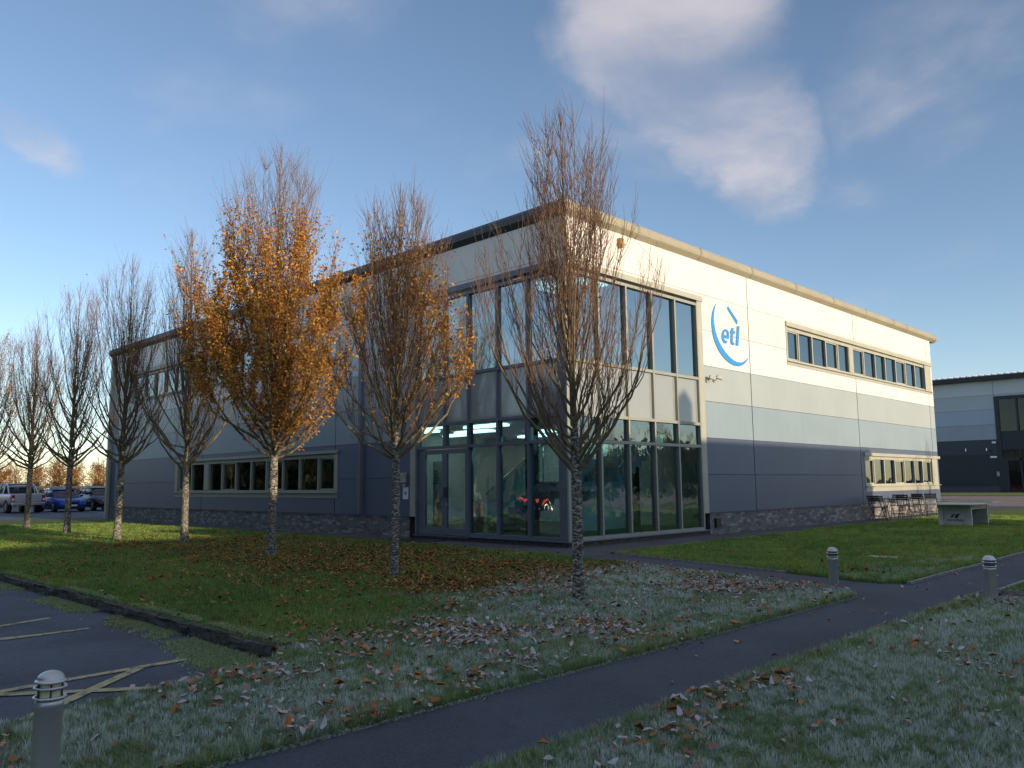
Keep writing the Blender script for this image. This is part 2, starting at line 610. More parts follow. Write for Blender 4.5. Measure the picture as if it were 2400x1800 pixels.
def vnoise(x, y, s=1.0, seed=0):
    x = np.asarray(x) * s + 37.7 * seed + 500
    y = np.asarray(y) * s + 91.3 * seed + 500
    xi, yi = np.floor(x).astype(int), np.floor(y).astype(int)
    fx, fy = x - xi, y - yi
    fx, fy = fx * fx * (3 - 2 * fx), fy * fy * (3 - 2 * fy)
    g = lambda a, b: _perm[a % 256, b % 256]
    return (g(xi, yi) * (1 - fx) + g(xi + 1, yi) * fx) * (1 - fy) + (g(xi, yi + 1) * (1 - fx) + g(xi + 1, yi + 1) * fx) * fy


def fbm(x, y, s=1.0, o=4, seed=0):
    r, a, tot = 0, 1.0, 0
    for i in range(o):
        r = r + a * vnoise(x, y, s, seed + i * 7)
        tot += a
        a *= 0.55
        s *= 2.03
    return r / tot


def sstep(x, lo, hi):
    t = np.clip((np.asarray(x, dtype=float) - lo) / (hi - lo), 0, 1)
    return t * t * (3 - 2 * t)


# ------------------------------------------------------------------ ground plan
APRON_L = [(-1.62, -1.6), (-1.38, 0.66), (-1.05, 2.67), (-0.85, 4.84), (-0.8, 8.0), (-0.8, 31.4)]


def x_apron(y):
    return np.interp(y, [p[1] for p in APRON_L], [p[0] for p in APRON_L])


def x_lo(y):
    return np.interp(y, [-8.05, -7.6, -7.2, -6.5, -0.7], [-3.75, -3.28, -3.12, -2.98, -1.62])


def x_hi(y):
    return np.interp(y, [-8.04, -7.7, -7.3, -6.87, -1.77], [-1.9, -2.12, -2.05, -1.9, -0.56])


def y_front(x):
    return np.interp(x, [-13.0, -12.3, -11.7, -11.2, -10.75, -10.5], [-6.38, -6.18, -6.11, -5.99, -5.86, -5.55])


KERB_X = -10.45


def which(x, y):
    """0 = no grass, 1 = big left lawn, 2 = right lawn, 3 = front lawn, 4 = far corner lawn"""
    r = np.zeros(len(x), dtype=int)
    left = (y > -8.05) & (x < np.minimum(x_lo(y), np.where(y > -1.2, x_apron(y), 99))) & (y < 31.3)
    lot = (x < KERB_X) & (y > y_front(x))
    r[left & ~lot] = 1
    r[(y > -8.03) & (y < np.where(x > 9, -1.33, -1.6)) & (x > x_hi(y)) & (x < 30.7)] = 2
    r[(y < -9.13) & (x < -2.75)] = 3
    r[(y < -9.3) & (x > -2.12) & (x < 30)] = 4
    return r


def sheet(name, poly, z, m, kind='structure', depth=0.0, parent=None):
    bm = bmesh.new()
    vs = [bm.verts.new((x, y, z)) for x, y in poly]
    f = bm.faces.new(vs)
    if f.normal.z < 0:
        f.normal_flip()
    bm.normal_update()
    if f.normal.z < 0:
        bmesh.ops.reverse_faces(bm, faces=[f])
    if depth:
        e = bmesh.ops.extrude_face_region(bm, geom=[f])
        for v in e['geom']:
            if isinstance(v, bmesh.types.BMVert):
                v.co.z -= 0
        for v in vs:
            v.co.z -= depth
        bmesh.ops.recalc_face_normals(bm, faces=bm.faces)
    bmesh.ops.triangulate(bm, faces=[q for q in bm.faces if len(q.verts) > 4])
    me = bpy.data.meshes.new(name)
    bm.to_mesh(me)
    bm.free()
    me.materials.append(MATS[m])
    return link(name, me, parent, kind)


sheet('ground', [(-900, -900), (900, -900), (900, 900), (-900, 900)], -0.17, 'lawn_green')
lot = sheet('car_park', [(-60, -7.0), (-10.3, -7.0), (-10.3, -5.5), (KERB_X + .1, 30.9), (30, 30.9), (30, 62), (-60, 62)], -0.125, 'asphalt_lot')
# raise the far end of the car park to the level of the lawn edge
sheet('car_park_ramp', [(-30, 31.0), (30, 31.0), (30, 61.5), (-30, 61.5)], -0.015, 'asphalt_lot')
sheet('footpath', [(-60, -9.2), (-2.8, -9.2), (-2.8, -40), (-2.05, -40), (-2.05, -9.2), (70, -9.2), (70, -7.98), (-1.7, -7.98), (-2.08, -7.6), (-1.85, -6.87),
                   (-0.5, -1.77), (-0.3, -0.6), (-1.55, -0.6), (-2.93, -6.5), (-3.2, -7.6), (-3.7, -7.98), (-60, -7.98)], -0.035, 'asphalt_path')
sheet('pavement', [(-1.75, -1.65), (-0.3, -1.65), (40, -1.65), (40, 0.5), (0.5, 0.5), (0.5, 31.5), (-1.0, 31.5), (-1.0, 4.8), (-1.2, 2.6)], -0.03, 'apron')
lawn = sheet('lawn', [(-60, -8.05), (-3.75, -8.05), (-3.28, -7.6), (-3.12, -7.2), (-2.98, -6.5), (-1.62, -0.75)] + APRON_L[1:] +
             [(KERB_X + .1, 31.4), (KERB_X + .06, -5.5), (-10.75, -5.88), (-11.2, -6.01), (-12.3, -6.2), (-13.0, -6.4), (-60, -6.4)], -0.018, 'lawn_frosty', depth=0.1)
sheet('right_lawn', [(-1.9, -8.03), (30.7, -8.03), (30.7, -1.33), (9, -1.33), (9, -1.6), (-0.52, -1.6), (-1.9, -6.87), (-2.05, -7.3), (-2.12, -7.7)], -0.018, 'lawn_green', depth=0.1)
front_lawn = sheet('front_lawn', [(-60, -9.13), (-2.75, -9.13), (-2.75, -40), (-60, -40)], -0.018, 'lawn_frosty', depth=0.1)
sheet('corner_lawn', [(-2.12, -9.28), (30, -9.28), (30, -40), (-2.12, -40)], -0.018, 'lawn_green', depth=0.1)
road = sheet('road', [(31, -70), (66, -70), (66, 90), (31, 90)], -0.02, 'asphalt_far')
sheet('verge', [(66.3, -70), (84.6, -70), (84.6, 60), (66.3, 60)], 0.02, 'verge', depth=0.1)

# painted bays: parts of the car park
def line(name, p, q, w, m, z, parent):
    p, q = Vector((*p, 0)), Vector((*q, 0))
    d = (q - p).normalized()
    n = Vector((-d.y, d.x, 0)) * w / 2
    mb = MB()
    k = max(2, int((q - p).length / 0.25))
    pts = [p + (q - p) * i / k for i in range(k + 1)]
    vs, fs = [], []
    for i, c in enumerate(pts):
        e = 1 + random.uniform(-.10, .06)
        vs += [(*(c + n * e).xy, z), (*(c - n * e).xy, z)]
    fs = [(2 * i, 2 * i + 1, 2 * i + 3, 2 * i + 2) for i in range(k)]
    mb.add(vs, fs)
    return fixnormals(mb.build(name, m, parent))


for i, (p, q) in enumerate([((-18, -1.62), (-12.0, -1.62)), ((-12.0, -1.50), (-11.12, -1.16)), ((-18, -2.62), (-11.05, -2.33)), ((-13.2, -2.05), (-11.5, -2.38)),
                            ((-18, -5.2), (-11.0, -4.80)), ((-13.2, -6.44), (-11.45, -4.86)), ((-14.5, -3.5), (-11.5, -5.80))]):
    line('painted_line', p, q, 0.105, 'line_yellow', -0.121 + 0.0008 * i, lot)
for x in (-1.15, 1.35, 3.75, 6.1, 8.5):
    line('painted_line', (x, 42.5), (x, 47.5), 0.1, 'line_white', -0.011, lot)
line('painted_line', (48, -8), (42, 4.5), 0.5, 'line_yellow', -0.012, road)
line('painted_line', (60, 3), (52, 8), 0.4, 'line_yellow', -0.0115, road)

# kerb stones along the car park
kerb = thing('kerb', 'dark weathered stone kerb between the car park and the left lawn', 'kerb', (KERB_X, -5.5, 0))
kerb['kind'] = 'structure'
y = 0.0
kmesh = []
for k in range(5):
    mb = MB()
    mb.box(-0.05, 0.045, 0.006, 0.90, -0.16, 0.002)
    o = mb.build('kerb_stone', 'kerb', kerb)
    bm = bmesh.new(); bm.from_mesh(o.data)
    bmesh.ops.subdivide_edges(bm, edges=bm.edges, cuts=3, use_grid_fill=True)
    for v in bm.verts:
        v.co += Vector((random.gauss(0, .008), random.gauss(0, .004), random.gauss(0, .009)))
    bm.to_mesh(o.data); bm.free()
    kmesh.append(o)
for k in range(40):
    o = kmesh[k] if k < 5 else kmesh[k % 5].copy()
    if k >= 5:
        COL.objects.link(o)
    o.location = (random.gauss(0, .008), k * 0.912, random.gauss(0, .006))
    o.rotation_euler = (random.gauss(0, .006), 0, random.gauss(0, .008))

edg = thing('path_edging', 'pale concrete edging strip along the paths around the right lawn', 'edging')
edg['kind'] = 'structure'
mb = MB(); mb.box(0, 0.895, -0.026, 0.026, -0.1, 0.004)
e0 = mb.build('edging_stone', 'edging', edg)
first = True
runs = [((-1.95, -8.06), (22.0, -8.06)), ((-0.53, -1.72), (-1.88, -6.85)), ((-2.10, -9.24), (16.0, -9.24)), ((-2.10, -9.3), (-2.10, -12.0)), ((-0.45, -1.63), (4.0, -1.63))]
for p, q in runs:
    p, q = Vector((*p, 0)), Vector((*q, 0))
    n = int((q - p).length / 0.9)
    a = math.atan2(q.y - p.y, q.x - p.x)
    for i in range(n):
        o = e0 if first else e0.copy()
        if not first:
            COL.objects.link(o)
        first = False
        c = p + (q - p).normalized() * 0.9 * i
        o.location = (c.x, c.y, random.gauss(0, .004))
        o.rotation_euler = (0, 0, a + random.gauss(0, .006))

# ------------------------------------------------------------------ office building
office = thing('office_building', 'two storey office block with white to navy cladding bands and glazed corner', 'building')


def P3(fac, s, z, d):
    return (s, -d, z) if fac == 'R' else (-d, s, z)


def fbox(mb, fac, s0, s1, z0, z1, d0, d1, mi=0):
    a, b = P3(fac, s0, z0, d0), P3(fac, s1, z1, d1)
    mb.box(a[0], b[0], a[1], b[1], a[2], b[2], mi)


def cut(rect, holes):
    rs = [rect]
    for h in holes:
        out = []
        for r in rs:
            a0, a1, b0, b1 = r
            c0, c1, e0_, e1 = max(a0, h[0]), min(a1, h[1]), max(b0, h[2]), min(b1, h[3])
            if c0 >= c1 or e0_ >= e1:
                out.append(r)
                continue
            if b0 < e0_: out.append((a0, a1, b0, e0_))
            if e1 < b1: out.append((a0, a1, e1, b1))
            if a0 < c0: out.append((a0, c0, e0_, e1))
            if c1 < a1: out.append((c1, a1, e0_, e1))
        rs = out
    return rs


XE, YE, ZE = 26.18, 29.5, 7.92
HOLES = {'R': [(-1, 6.09, -1, 6.84), (11.42, 26.0, 5.39, 6.86), (17.52, 26.0, 1.03, 2.52)],
         'L': [(-1, 5.90, -1, 6.84), (9.56, 27.2, 5.39, 6.86), (9.56, 21.8, 1.07, 2.58)]}
BAYS = {'R': [0.0, 8.86, 17.2, 25.55, XE], 'L': [0.062, 9.74, 19.26, 28.8, YE]}
for fac in 'RL':
    for b in range(7):
        for k in range(4):
            s0, s1 = BAYS[fac][k], BAYS[fac][k + 1]
            g0 = 0.0 if k == 0 else 0.02
            r = (s0 + g0, s1 - (0.0 if k == 3 else 0.02), BANDS[b] + 0.006, BANDS[b + 1] - 0.006)
            mb = MB()
            for q in cut(r, HOLES[fac]):
                fbox(mb, fac, q[0], q[1], q[2], q[3], -0.055, 0.0)
            if mb.v:
                mb.build('wall_panel', 'cladding_%d' % b, office)
# backing wall
mb = MB()
for fac in 'RL':
    E_ = XE if fac == 'R' else YE
    for q in cut((0.30, E_ - .01, 0.0, ZE), HOLES[fac]):
        fbox(mb, fac, q[0], q[1], q[2], q[3], -0.28, -0.058)
for q in cut((0.02, 0.30, 6.84, ZE), []):
    mb.box(0.058, .30, 0.058, .30, q[2], q[3])
mb.box(XE - .2, XE - .003, .3, YE - .05, 0, ZE)
mb.box(.3, XE - .21, YE - .25, YE - .05, 0, ZE)
mb.build('backing_wall', 'joint_dark', office)
# end returns in cladding colours
for b in range(7):
    mb = MB(); mb.box(XE, XE + .03, 0.02, YE, BANDS[b] + .006, BANDS[b + 1] - .006)
    mb.build('wall_panel', 'cladding_%d' % b, office)

# plinth and bricks
plinth = MB()
for fac, a, e in (('R', 6.12, XE), ('L', 5.92, YE)):
    fbox(plinth, fac, a, e, -0.2, 0.545, -0.25, -0.012)
    fbox(plinth, fac, a, e, 0.545, 0.568, -0.25, 0.035)
plinth = plinth.build('plinth', 'mortar', office)
BL, BH, BJ = 0.232, 0.0675, 0.010
mb = MB(); mb.box(0, BL - BJ, 0, 0.05, 0, BH)
bm0 = [mb.build('brick', 'brick_%s' % c, plinth) for c in 'abc']
brick_meshes = [o.data for o in bm0]
used = set()
stuffb = MB()
cnt = 0
for fac, a, e in (('R', 6.12, XE), ('L', 5.92, YE)):
    for row in range(8):
        z = -0.065 + row * (BH + BJ)
        s = a - (BL / 2 if row % 2 else 0)
        while s < e - 0.02:
            s0, s1 = max(s, a), min(s + BL - BJ, e)
            k = random.choices((0, 1, 2), (5, 3, 2))[0]
            if fac == 'R' and row > 0 and s1 - s0 > BL * .9 and s < 16.3 and cnt < 297:
                if k not in used:
                    o = bm0[k]; used.add(k)
                else:
                    o = bpy.data.objects.new('brick', brick_meshes[k]); COL.objects.link(o); o.parent = plinth
                o.location = (s0, -0.008 + random.gauss(0, .0018) - 0.0, z)
                o.location.y -= 0.0
                cnt += 1
            else:
                if s1 > s0 + .02:
                    fbox(stuffb, fac, s0, s1, z, z + BH, -0.05, 0.006 + random.gauss(0, .0018), k)
            s += BL
sb = stuffb.build('brick_courses', ['brick_a', 'brick_b', 'brick_c'], plinth)
sb['kind'] = 'stuff'
# dark brick footing below the glazing
mb = MB()
for fac, e in (('R', 6.1), ('L', 5.66)):
    s = -0.02 if fac == 'R' else 0.02
    while s < e:
        fbox(mb, fac, s + .005, min(s + BL - .005, e), -0.12, 0.085, -0.2, random.gauss(0.0, .003))
        s += BL
o = mb.build('footing_bricks', 'brick_dark', plinth)
o['kind'] = 'stuff'

# fascia, soffit and roof
OV = 0.36


def fascia(fac, s0, s1, m, ext0):
    prof = [(0.004, 7.915), (.11, 8.012), (.135, 8.04), (.15, 8.12), (.137, 8.21), (.09, 8.285), (-.2, 8.33), (-.2, 7.93)]
    mb = MB()
    n = len(prof)
    vs = [P3(fac, s0 - (d if ext0 else 0), z, d) for d, z in prof] + [P3(fac, s1, z, d) for d, z in prof]
    mb.add(vs, [(i, (i + 1) % n, (i + 1) % n + n, i + n) for i in range(n)] + [tuple(range(n)), tuple(range(2 * n - 1, n - 1, -1))])
    return fixnormals(mb.build('fascia_panel', m, office))


js = [-0.0, 2.9, 5.98, 9.04, 12.15, 15.25, 18.32, 21.33, 22.95, XE + .72]
for i in range(len(js) - 1):
    fascia('R', js[i] + (0.006 if i else 0), js[i + 1], 'fascia_metal', i == 0)
jl = [0.0] + [2.55 + 3.06 * k for k in range(9)] + [YE + .45]
for i in range(len(jl) - 1):
    fascia('L', jl[i] + (0.006 if i else 0), jl[i + 1], 'fascia_slate', i == 0)
mb = MB()
for fac, jj in (('R', js[1:-1]), ('L', jl[1:-1])):
    for s in jj:
        for z, d in ((8.07, .143), (8.12, .151), (8.17, .146), (8.22, .135), (8.265, .108)):
            for off in (-.035, .035):
                c = P3(fac, s + off, z, d)
                mb.box(c[0] - .008, c[0] + .008, c[1] - .008, c[1] + .008, z - .008, z + .008)
        for d in (0.025, .06, .095):
            z = 7.915 + d * .88
            c = P3(fac, s - .03, z, d + .004)
            mb.box(c[0] - .008, c[0] + .008, c[1] - .008, c[1] + .008, z - .010, z + .006)
mb.build('rivets', 'rivet_dark', office)['kind'] = 'stuff'
mb = MB()
mb.box(XE + .035, XE + .715, 0.006, YE, 7.93, 7.99)
mb.box(0.1, XE, YE + .03, YE + .445, 7.93, 7.99)
mb.build('soffit', 'fascia_slate', office)
mb = MB()
mb.add([(.1, .1, 8.2), (XE + .7, .1, 8.2), (XE + .7, YE + .4, 8.2), (.1, YE + .4, 8.2), (3, YE / 2, 8.45), (XE - 3, YE / 2, 8.45)],
       [(0, 1, 5, 4), (1, 2, 5), (2, 3, 4, 5), (3, 0, 4)])
fixnormals(mb.build('roof', 'roof_sheet', office))
mb = MB()
mb.box(-0.001, XE, 0.001, YE - .3, 7.92, 7.924)
mb.build('roof_deck', 'interior_white', office)

# ---- curtain wall at the corner
MR = [0.0, 1.25, 2.40, 3.55, 4.67, 5.80]
ML = [0.27, 1.27, 2.35, 3.46, 4.43, 5.34, 5.65]
TZ = [0.14, 2.46, 3.09, 4.40, 6.58]
cwR, cwL = MB(), MB()
W = 0.032
for s in MR[1:]:
    fbox(cwR, 'R', s - W, s + W, 0.10, 6.62, -0.16, 0.025)
for k, z in enumerate(TZ):
    h = .04 if k else .05
    fbox(cwR, 'R', 0.062, 5.80, z - h, z + h, -0.155, 0.018)
for s in (1.27, 2.35, 3.46, 5.62):
    fbox(cwL, 'L', s - W, s + W, 0.10, 6.62, -0.16, 0.025)
fbox(cwL, 'L', 4.43 - W, 4.43 + W, 2.46, 6.62, -0.16, 0.025)
for k, z in enumerate(TZ):
    h = .04 if k else .05
    if k == 0:
        fbox(cwL, 'L', 0.27, 3.43, z - h, z + h, -0.155, 0.018)
    else:
        fbox(cwL, 'L', 0.27, 5.62, z - h, z + h, -0.155, 0.018)
cwR = cwR.build('curtain_wall', 'frame_grey', office)
cwL = cwL.build('curtain_wall', 'frame_slate', office)
mb = MB(); mb.box(-0.03, 0.06, -0.03, 0.02, 0.10, 6.72)
mb.build('corner_post', 'frame_grey', office)
mb = MB(); mb.box(-0.026, 0.06, 0.022, 0.27, 0.10, 6.72)
mb.build('corner_post', 'frame_slate', office)
mb = MB()
fbox(mb, 'R', -0.04, 6.12, 0.085, 0.10, -0.1, 0.07)
fbox(mb, 'R', -0.04, 6.12, 0.10, 0.112, -0.1, 0.065)
fbox(mb, 'L', -0.06, 3.43, 0.086, 0.1005, -0.1, 0.0705)
fbox(mb, 'L', 3.43, 5.7, 0.06, 0.085, -0.1, 0.06)
mb.build('threshold_sill', 'frame_slate', office)
mb = MB()
fbox(mb, 'R', -0.045, 6.12, 6.70, 6.85, -0.2, 0.045)
fbox(mb, 'R', 5.835, 6.09, 0.57, 6.70, -0.2, 0.012)
mb.build('surround', 'trim_stone', office)
mb = MB()
fbox(mb, 'L', 0.0, 5.93, 6.701, 6.849, -0.2, 0.0445)
mb.build('surround', 'frame_slate', office)
mb = MB()
fbox(mb, 'L', 5.655, 5.9, 0.57, 6.70, -0.2, 0.012)
mb.build('surround', 'trim_stone', office)

CW = {'R': ([0.03] + MR[1:], cwR), 'L': ([0.27, 1.27, 2.35, 3.46, 4.43, 5.62], cwL)}


def pane(fac, s0, s1, z0, z1, d, m, parent, tilt=0.0):
    mb = MB()
    a = random.uniform(-tilt, tilt)
    c = [P3(fac, s0, z0, d), P3(fac, s1, z0, d + a), P3(fac, s1, z1, d + a), P3(fac, s0, z1, d)]
    mb.add(c, [(0, 1, 2, 3) if fac == 'R' else (3, 2, 1, 0)])
    return mb.build('pane', m, parent)


for fac in 'RL':
    ss, par = CW[fac]
    for i in range(5):
        a, b = ss[i] + .03, ss[i + 1] - .03
        if not (fac == 'L' and i >= 3):
            pane(fac, a, b, TZ[0] + .045, TZ[1] - .035, -0.06, 'glass_lobby', par, 0.004)
        pane(fac, a, b, TZ[1] + .035, TZ[2] - .035, -0.06, 'glass_lobby', par, 0.004)
        pane(fac, a, b, TZ[3] + .035, TZ[4] - .035, -0.06, 'glass_upper', par, 0.004)
        mb = MB(); fbox(mb, fac, a, b, TZ[2] + .035, TZ[3] - .035, -0.10, -0.05)
        mb.build('spandrel_panel', 'spandrel', par)
# door leaves
for k, (a, b) in enumerate(((3.495, 4.427), (4.433, 5.34))):
    dr = MB()
    fbox(dr, 'L', a, a + .085, 0.11, 2.40, -0.08, 0.0)
    fbox(dr, 'L', b - .085, b, 0.11, 2.40, -0.08, 0.0)
    fbox(dr, 'L', a + .085, b - .085, 0.11, 0.30, -0.08, 0.0)
    fbox(dr, 'L', a + .085, b - .085, 2.28, 2.40, -0.08, 0.0)
    d = dr.build('door', 'frame_slate', office)
    d['label'] = 'glazed door leaf nearer the corner' if k == 0 else 'glazed door leaf nearer the wall light'
    pane('L', a + .086, b - .086, 0.30, 2.28, -0.04, 'glass_lobby', d)
    h = MB()
    s = b - .1 if k == 0 else a + .09
    fbox(h, 'L', s - .07, s + .07, 1.10, 1.38, 0.0, 0.03)
    h.build('handle', 'black_plastic' if k == 0 else 'frame_slate', d)
    h = MB()
    fbox(h, 'L', s - .012, s + .012, 0.88, 0.96, 0.0, 0.02)
    h.build('lock', 'steel', d)
mb = MB()
fbox(mb, 'L', 5.345, 5.585, 0.10, 2.42, -0.14, -0.03)
mb.build('door_side_frame', 'frame_slate', office)


def window(fac, s0, s1, zb, z0, z1, zt, mull, posts, m, lit_end=None, lintel_to=None, label=None):
    """zb-z0 trim below, z0-z1 glass, z1-zt lintel; mull = pane borders"""
    fr = MB()
    fbox(fr, fac, s0, mull[0], z0 - .06, z1 + .12, -0.2, 0.015)
    fbox(fr, fac, mull[-1], s1, z0 - .06, z1 + .12, -0.2, 0.015)
    fbox(fr, fac, mull[0], mull[-1], z0 - .055, z0 + .03, -0.16, -0.03)
    fbox(fr, fac, mull[0], mull[-1], z1 - .03, z1 + .05, -0.16, -0.03)
    fbox(fr, fac, s0, s1, z1 + .05, zt, -0.2, -0.04)
    for s in mull[1:-1]:
        w = .035
        fbox(fr, fac, s - w, s + w, z0 + .03, z1 - .03, -0.155, -0.025)
    for a, b in posts:
        fbox(fr, fac, a, b, z0 + .03, z1 - .03, -0.155, -0.005)
    w = fr.build('window', m, office)
    if label:
        w['label'] = label
    li = MB()
    fbox(li, fac, s0 - .02, lintel_to or s1 + .02, z1 + .10, zt, -0.04, 0.06)
    li.build('lintel', m, w)
    si = MB()
    fbox(si, fac, s0, s1 + (.1 if fac == 'R' else 0), z0 - .075, z0 - .055, -0.05, 0.09)
    fbox(si, fac, s0, s1 + (.02 if fac == 'R' else 0), zb, z0 - .075, -0.05, 0.02)
    si.build('sill', m, w)
    for i in range(len(mull) - 1):
        a, b = mull[i], mull[i + 1]
        if any(abs(p[0] - a) < .02 or (p[0] <= (a + b) / 2 <= p[1]) for p in posts):
            continue
        pane(fac, a + .03, b - .03, z0 + .03, z1 - .03, -0.10, 'glass_window', w, 0.006)
        if i in (0, 3, 6, 10):
            sh = MB()
            for (u0, u1, q0, q1) in ((a + .035, a + .075, z0 + .03, z1 - .03), (b - .075, b - .035, z0 + .03, z1 - .03),
                                     (a + .075, b - .075, z0 + .03, z0 + .075), (a + .075, b - .075, z1 - .075, z1 - .03)):
                fbox(sh, fac, u0, u1, q0, q1, -0.13, -0.06)
            sh.build('sash', m, w)
    return w


window('R', 11.42, 26.0, 5.37, 5.55, 6.60, 6.86, [11.52, 12.44, 13.52, 14.66, 15.73, 16.72, 17.10, 18.2, 19.37, 20.47, 21.66, 22.84, 24.0, 25.2], [(16.72, 17.10)], 'trim_stone', lintel_to=XE - .05)
window('R', 17.52, 26.0, 1.02, 1.28, 2.30, 2.52, [17.58, 18.56, 19.62, 20.79, 21.9, 23.09, 24.14, 25.3], [], 'trim_stone', lintel_to=XE + .12)
window('L', 9.56, 21.8, 1.06, 1.29, 2.38, 2.58, [9.78, 10.77, 11.93, 13.03, 14.17, 15.29, 16.48, 17.6, 18.72, 19.1, 20.3, 21.55], [(18.72, 19.1)], 'frame_grey')
window('L', 9.56, 27.2, 5.37, 5.55, 6.60, 6.86, [9.78, 10.9, 12.0, 13.1, 14.2, 15.3, 16.4, 17.5, 18.6, 18.98, 20.1, 21.2, 22.3, 23.4, 24.5, 25.6, 26.95], [(18.6, 18.98)], 'frame_grey')

# things fixed to the walls
mb = MB()
mb.box(-0.16, -0.03, YE - .25, YE - .02, -0.05, 7.9)
mb.build('downpipe', 'frame_grey', office)
mb = MB(); fbox(mb, 'L', 8.2, 8.34, 0.6, 7.9, 0.0, 0.12)
mb.build('downpipe', 'frame_slate', office)
mb = MB()
mb.prism([(6.06, 1.80), (6.26, 1.80), (6.23, 1.52), (6.09, 1.52)], lambda a, b, d: P3('L', a, b, d), 0.004, 0.10)
fixnormals(mb.build('wall_light', 'slab_stone', office))
mb = MB(); mb.lathe([(0.0, .05), (.05, .045), (.06, .0)], (0, 0, 0), 14, axis='x')
o = mb.build('entry_buzzer', 'grey_plastic', office)
o.location = (-0.01, 6.15, 1.44); o.rotation_euler = (0, 0, math.pi)
nt_ = MB(); fbox(nt_, 'L', 5.98, 6.22, 1.05, 1.39, 0.004, 0.014)
nt_ = nt_.build('notice_sign', 'white_plastic', office)
mb = MB(); fbox(mb, 'L', 6.05, 6.15, 1.18, 1.26, 0.014, 0.016)
mb.build('printed_mark', 'logo_blue', nt_)
for (s, z) in ((6.22, 4.40), (6.62, 4.44)):
    base = MB()
    fbox(base, 'R', s - .05, s + .05, z - .07, z + .07, 0.0, 0.05)
    base.bar(P3('R', s, z, 0.05), P3('R', s + .03, z + .03, 0.13), .02)
    cctv = base.build('security_camera', 'trim_stone', office)
    mb = MB()
    mb.box(-.10, .10, -.05, .05, -.05, .05)
    o = bevel(mb.build('camera_housing', 'trim_stone', cctv), .008, 1)
    o.location = P3('R', s + .06, z + .05, 0.17); o.rotation_euler = (0, 0.3, -0.6)
mb = MB(); fbox(mb, 'R', 2.10, 2.26, 7.62, 7.76, 0.0, 0.12)
mb.prism([(2.08, 7.62), (2.28, 7.62), (2.18, 7.50)], lambda a, b, d: P3('R', a, b, d), 0.01, 0.14)
fixnormals(mb.build('alarm_sounder', 'amber_wood', office))
mb = MB(); fbox(mb, 'R', 6.35, 6.6, 0.16, 0.42, 0.012, 0.08)
mb.build('service_cover', 'black_plastic', office)

# logo: raised letters
LOGO = {"outer": [[6.935, 6.783], [6.796, 6.649], [6.685, 6.46], [6.63, 6.281], [6.616, 6.108], [6.642, 5.906], [6.705, 5.692], [6.82, 5.517], [6.968, 5.346], [7.152, 5.211], [7.374, 5.096], [7.634, 5.018], [7.868, 4.98], [8.108, 4.98], [8.285, 5.015], [8.468, 5.092], [8.637, 5.198], [8.766, 5.319]],
        "inner": [[8.68, 5.274], [8.512, 5.185], [8.366, 5.135], [8.207, 5.11], [8.016, 5.109], [7.814, 5.141], [7.584, 5.222], [7.36, 5.337], [7.174, 5.472], [7.021, 5.61], [6.904, 5.767], [6.82, 5.929], [6.771, 6.128], [6.759, 6.299], [6.789, 6.475], [6.843, 6.639]],
        "stroke": [[7.633, 6.802], [8.182, 6.409], [8.121, 6.302], [7.569, 6.721]],
        "l": [[8.126, 6.245], [8.281, 6.26], [8.148, 5.624], [7.992, 5.618]],
        "t": [[7.781, 6.144], [7.909, 6.167], [7.886, 6.063], [7.989, 6.065], [7.972, 5.979], [7.862, 5.974], [7.821, 5.74], [7.845, 5.698], [7.92, 5.698], [7.896, 5.621], [7.769, 5.614], [7.695, 5.654], [7.684, 5.723], [7.732, 5.967], [7.674, 5.968], [7.695, 6.05], [7.756, 6.053]]}
EO = [[7.609, 5.817], [7.618, 5.865], [7.617, 5.912], [7.606, 5.955], [7.586, 5.994], [7.557, 6.025], [7.521, 6.048], [7.479, 6.061], [7.434, 6.065], [7.387, 6.058], [7.341, 6.041], [7.297, 6.016], [7.258, 5.983], [7.225, 5.943], [7.199, 5.899], [7.182, 5.852], [7.174, 5.805], [7.176, 5.758], [7.188, 5.716], [7.209, 5.679], [7.238, 5.648], [7.274, 5.626], [7.315, 5.613], [7.36, 5.61], [7.407, 5.617], [7.475, 5.634]]
EI = [[7.455, 5.715], [7.404, 5.702], [7.383, 5.698], [7.363, 5.701], [7.344, 5.71], [7.328, 5.725], [7.315, 5.745], [7.306, 5.77], [7.302, 5.798], [7.301, 5.827], [7.306, 5.858], [7.314, 5.888], [7.326, 5.915], [7.342, 5.94], [7.361, 5.961], [7.381, 5.976], [7.402, 5.985], [7.423, 5.988], [7.444, 5.985], [7.462, 5.975], [7.478, 5.96], [7.491, 5.939], [7.499, 5.914], [7.503, 5.886], [7.503, 5.856], [7.499, 5.825]][::-1]


def strip(mb, A, B, fac, d0, d1):
    n = len(A)
    vs = [P3(fac, *a, d1) for a in A] + [P3(fac, *b, d1) for b in B] + [P3(fac, *a, d0) for a in A] + [P3(fac, *b, d0) for b in B]
    fs = []
    for i in range(n - 1):
        fs += [(i, i + 1, n + i + 1, n + i), (i, 2 * n + i, 2 * n + i + 1, i + 1), (n + i, n + i + 1, 3 * n + i + 1, 3 * n + i)]
    fs += [(0, n, 3 * n, 2 * n), (n - 1, 3 * n - 1, 4 * n - 1, 2 * n - 1)]
    mb.add(vs, fs)


def pl(a, b, d):
    return P3('R', a, b, d)


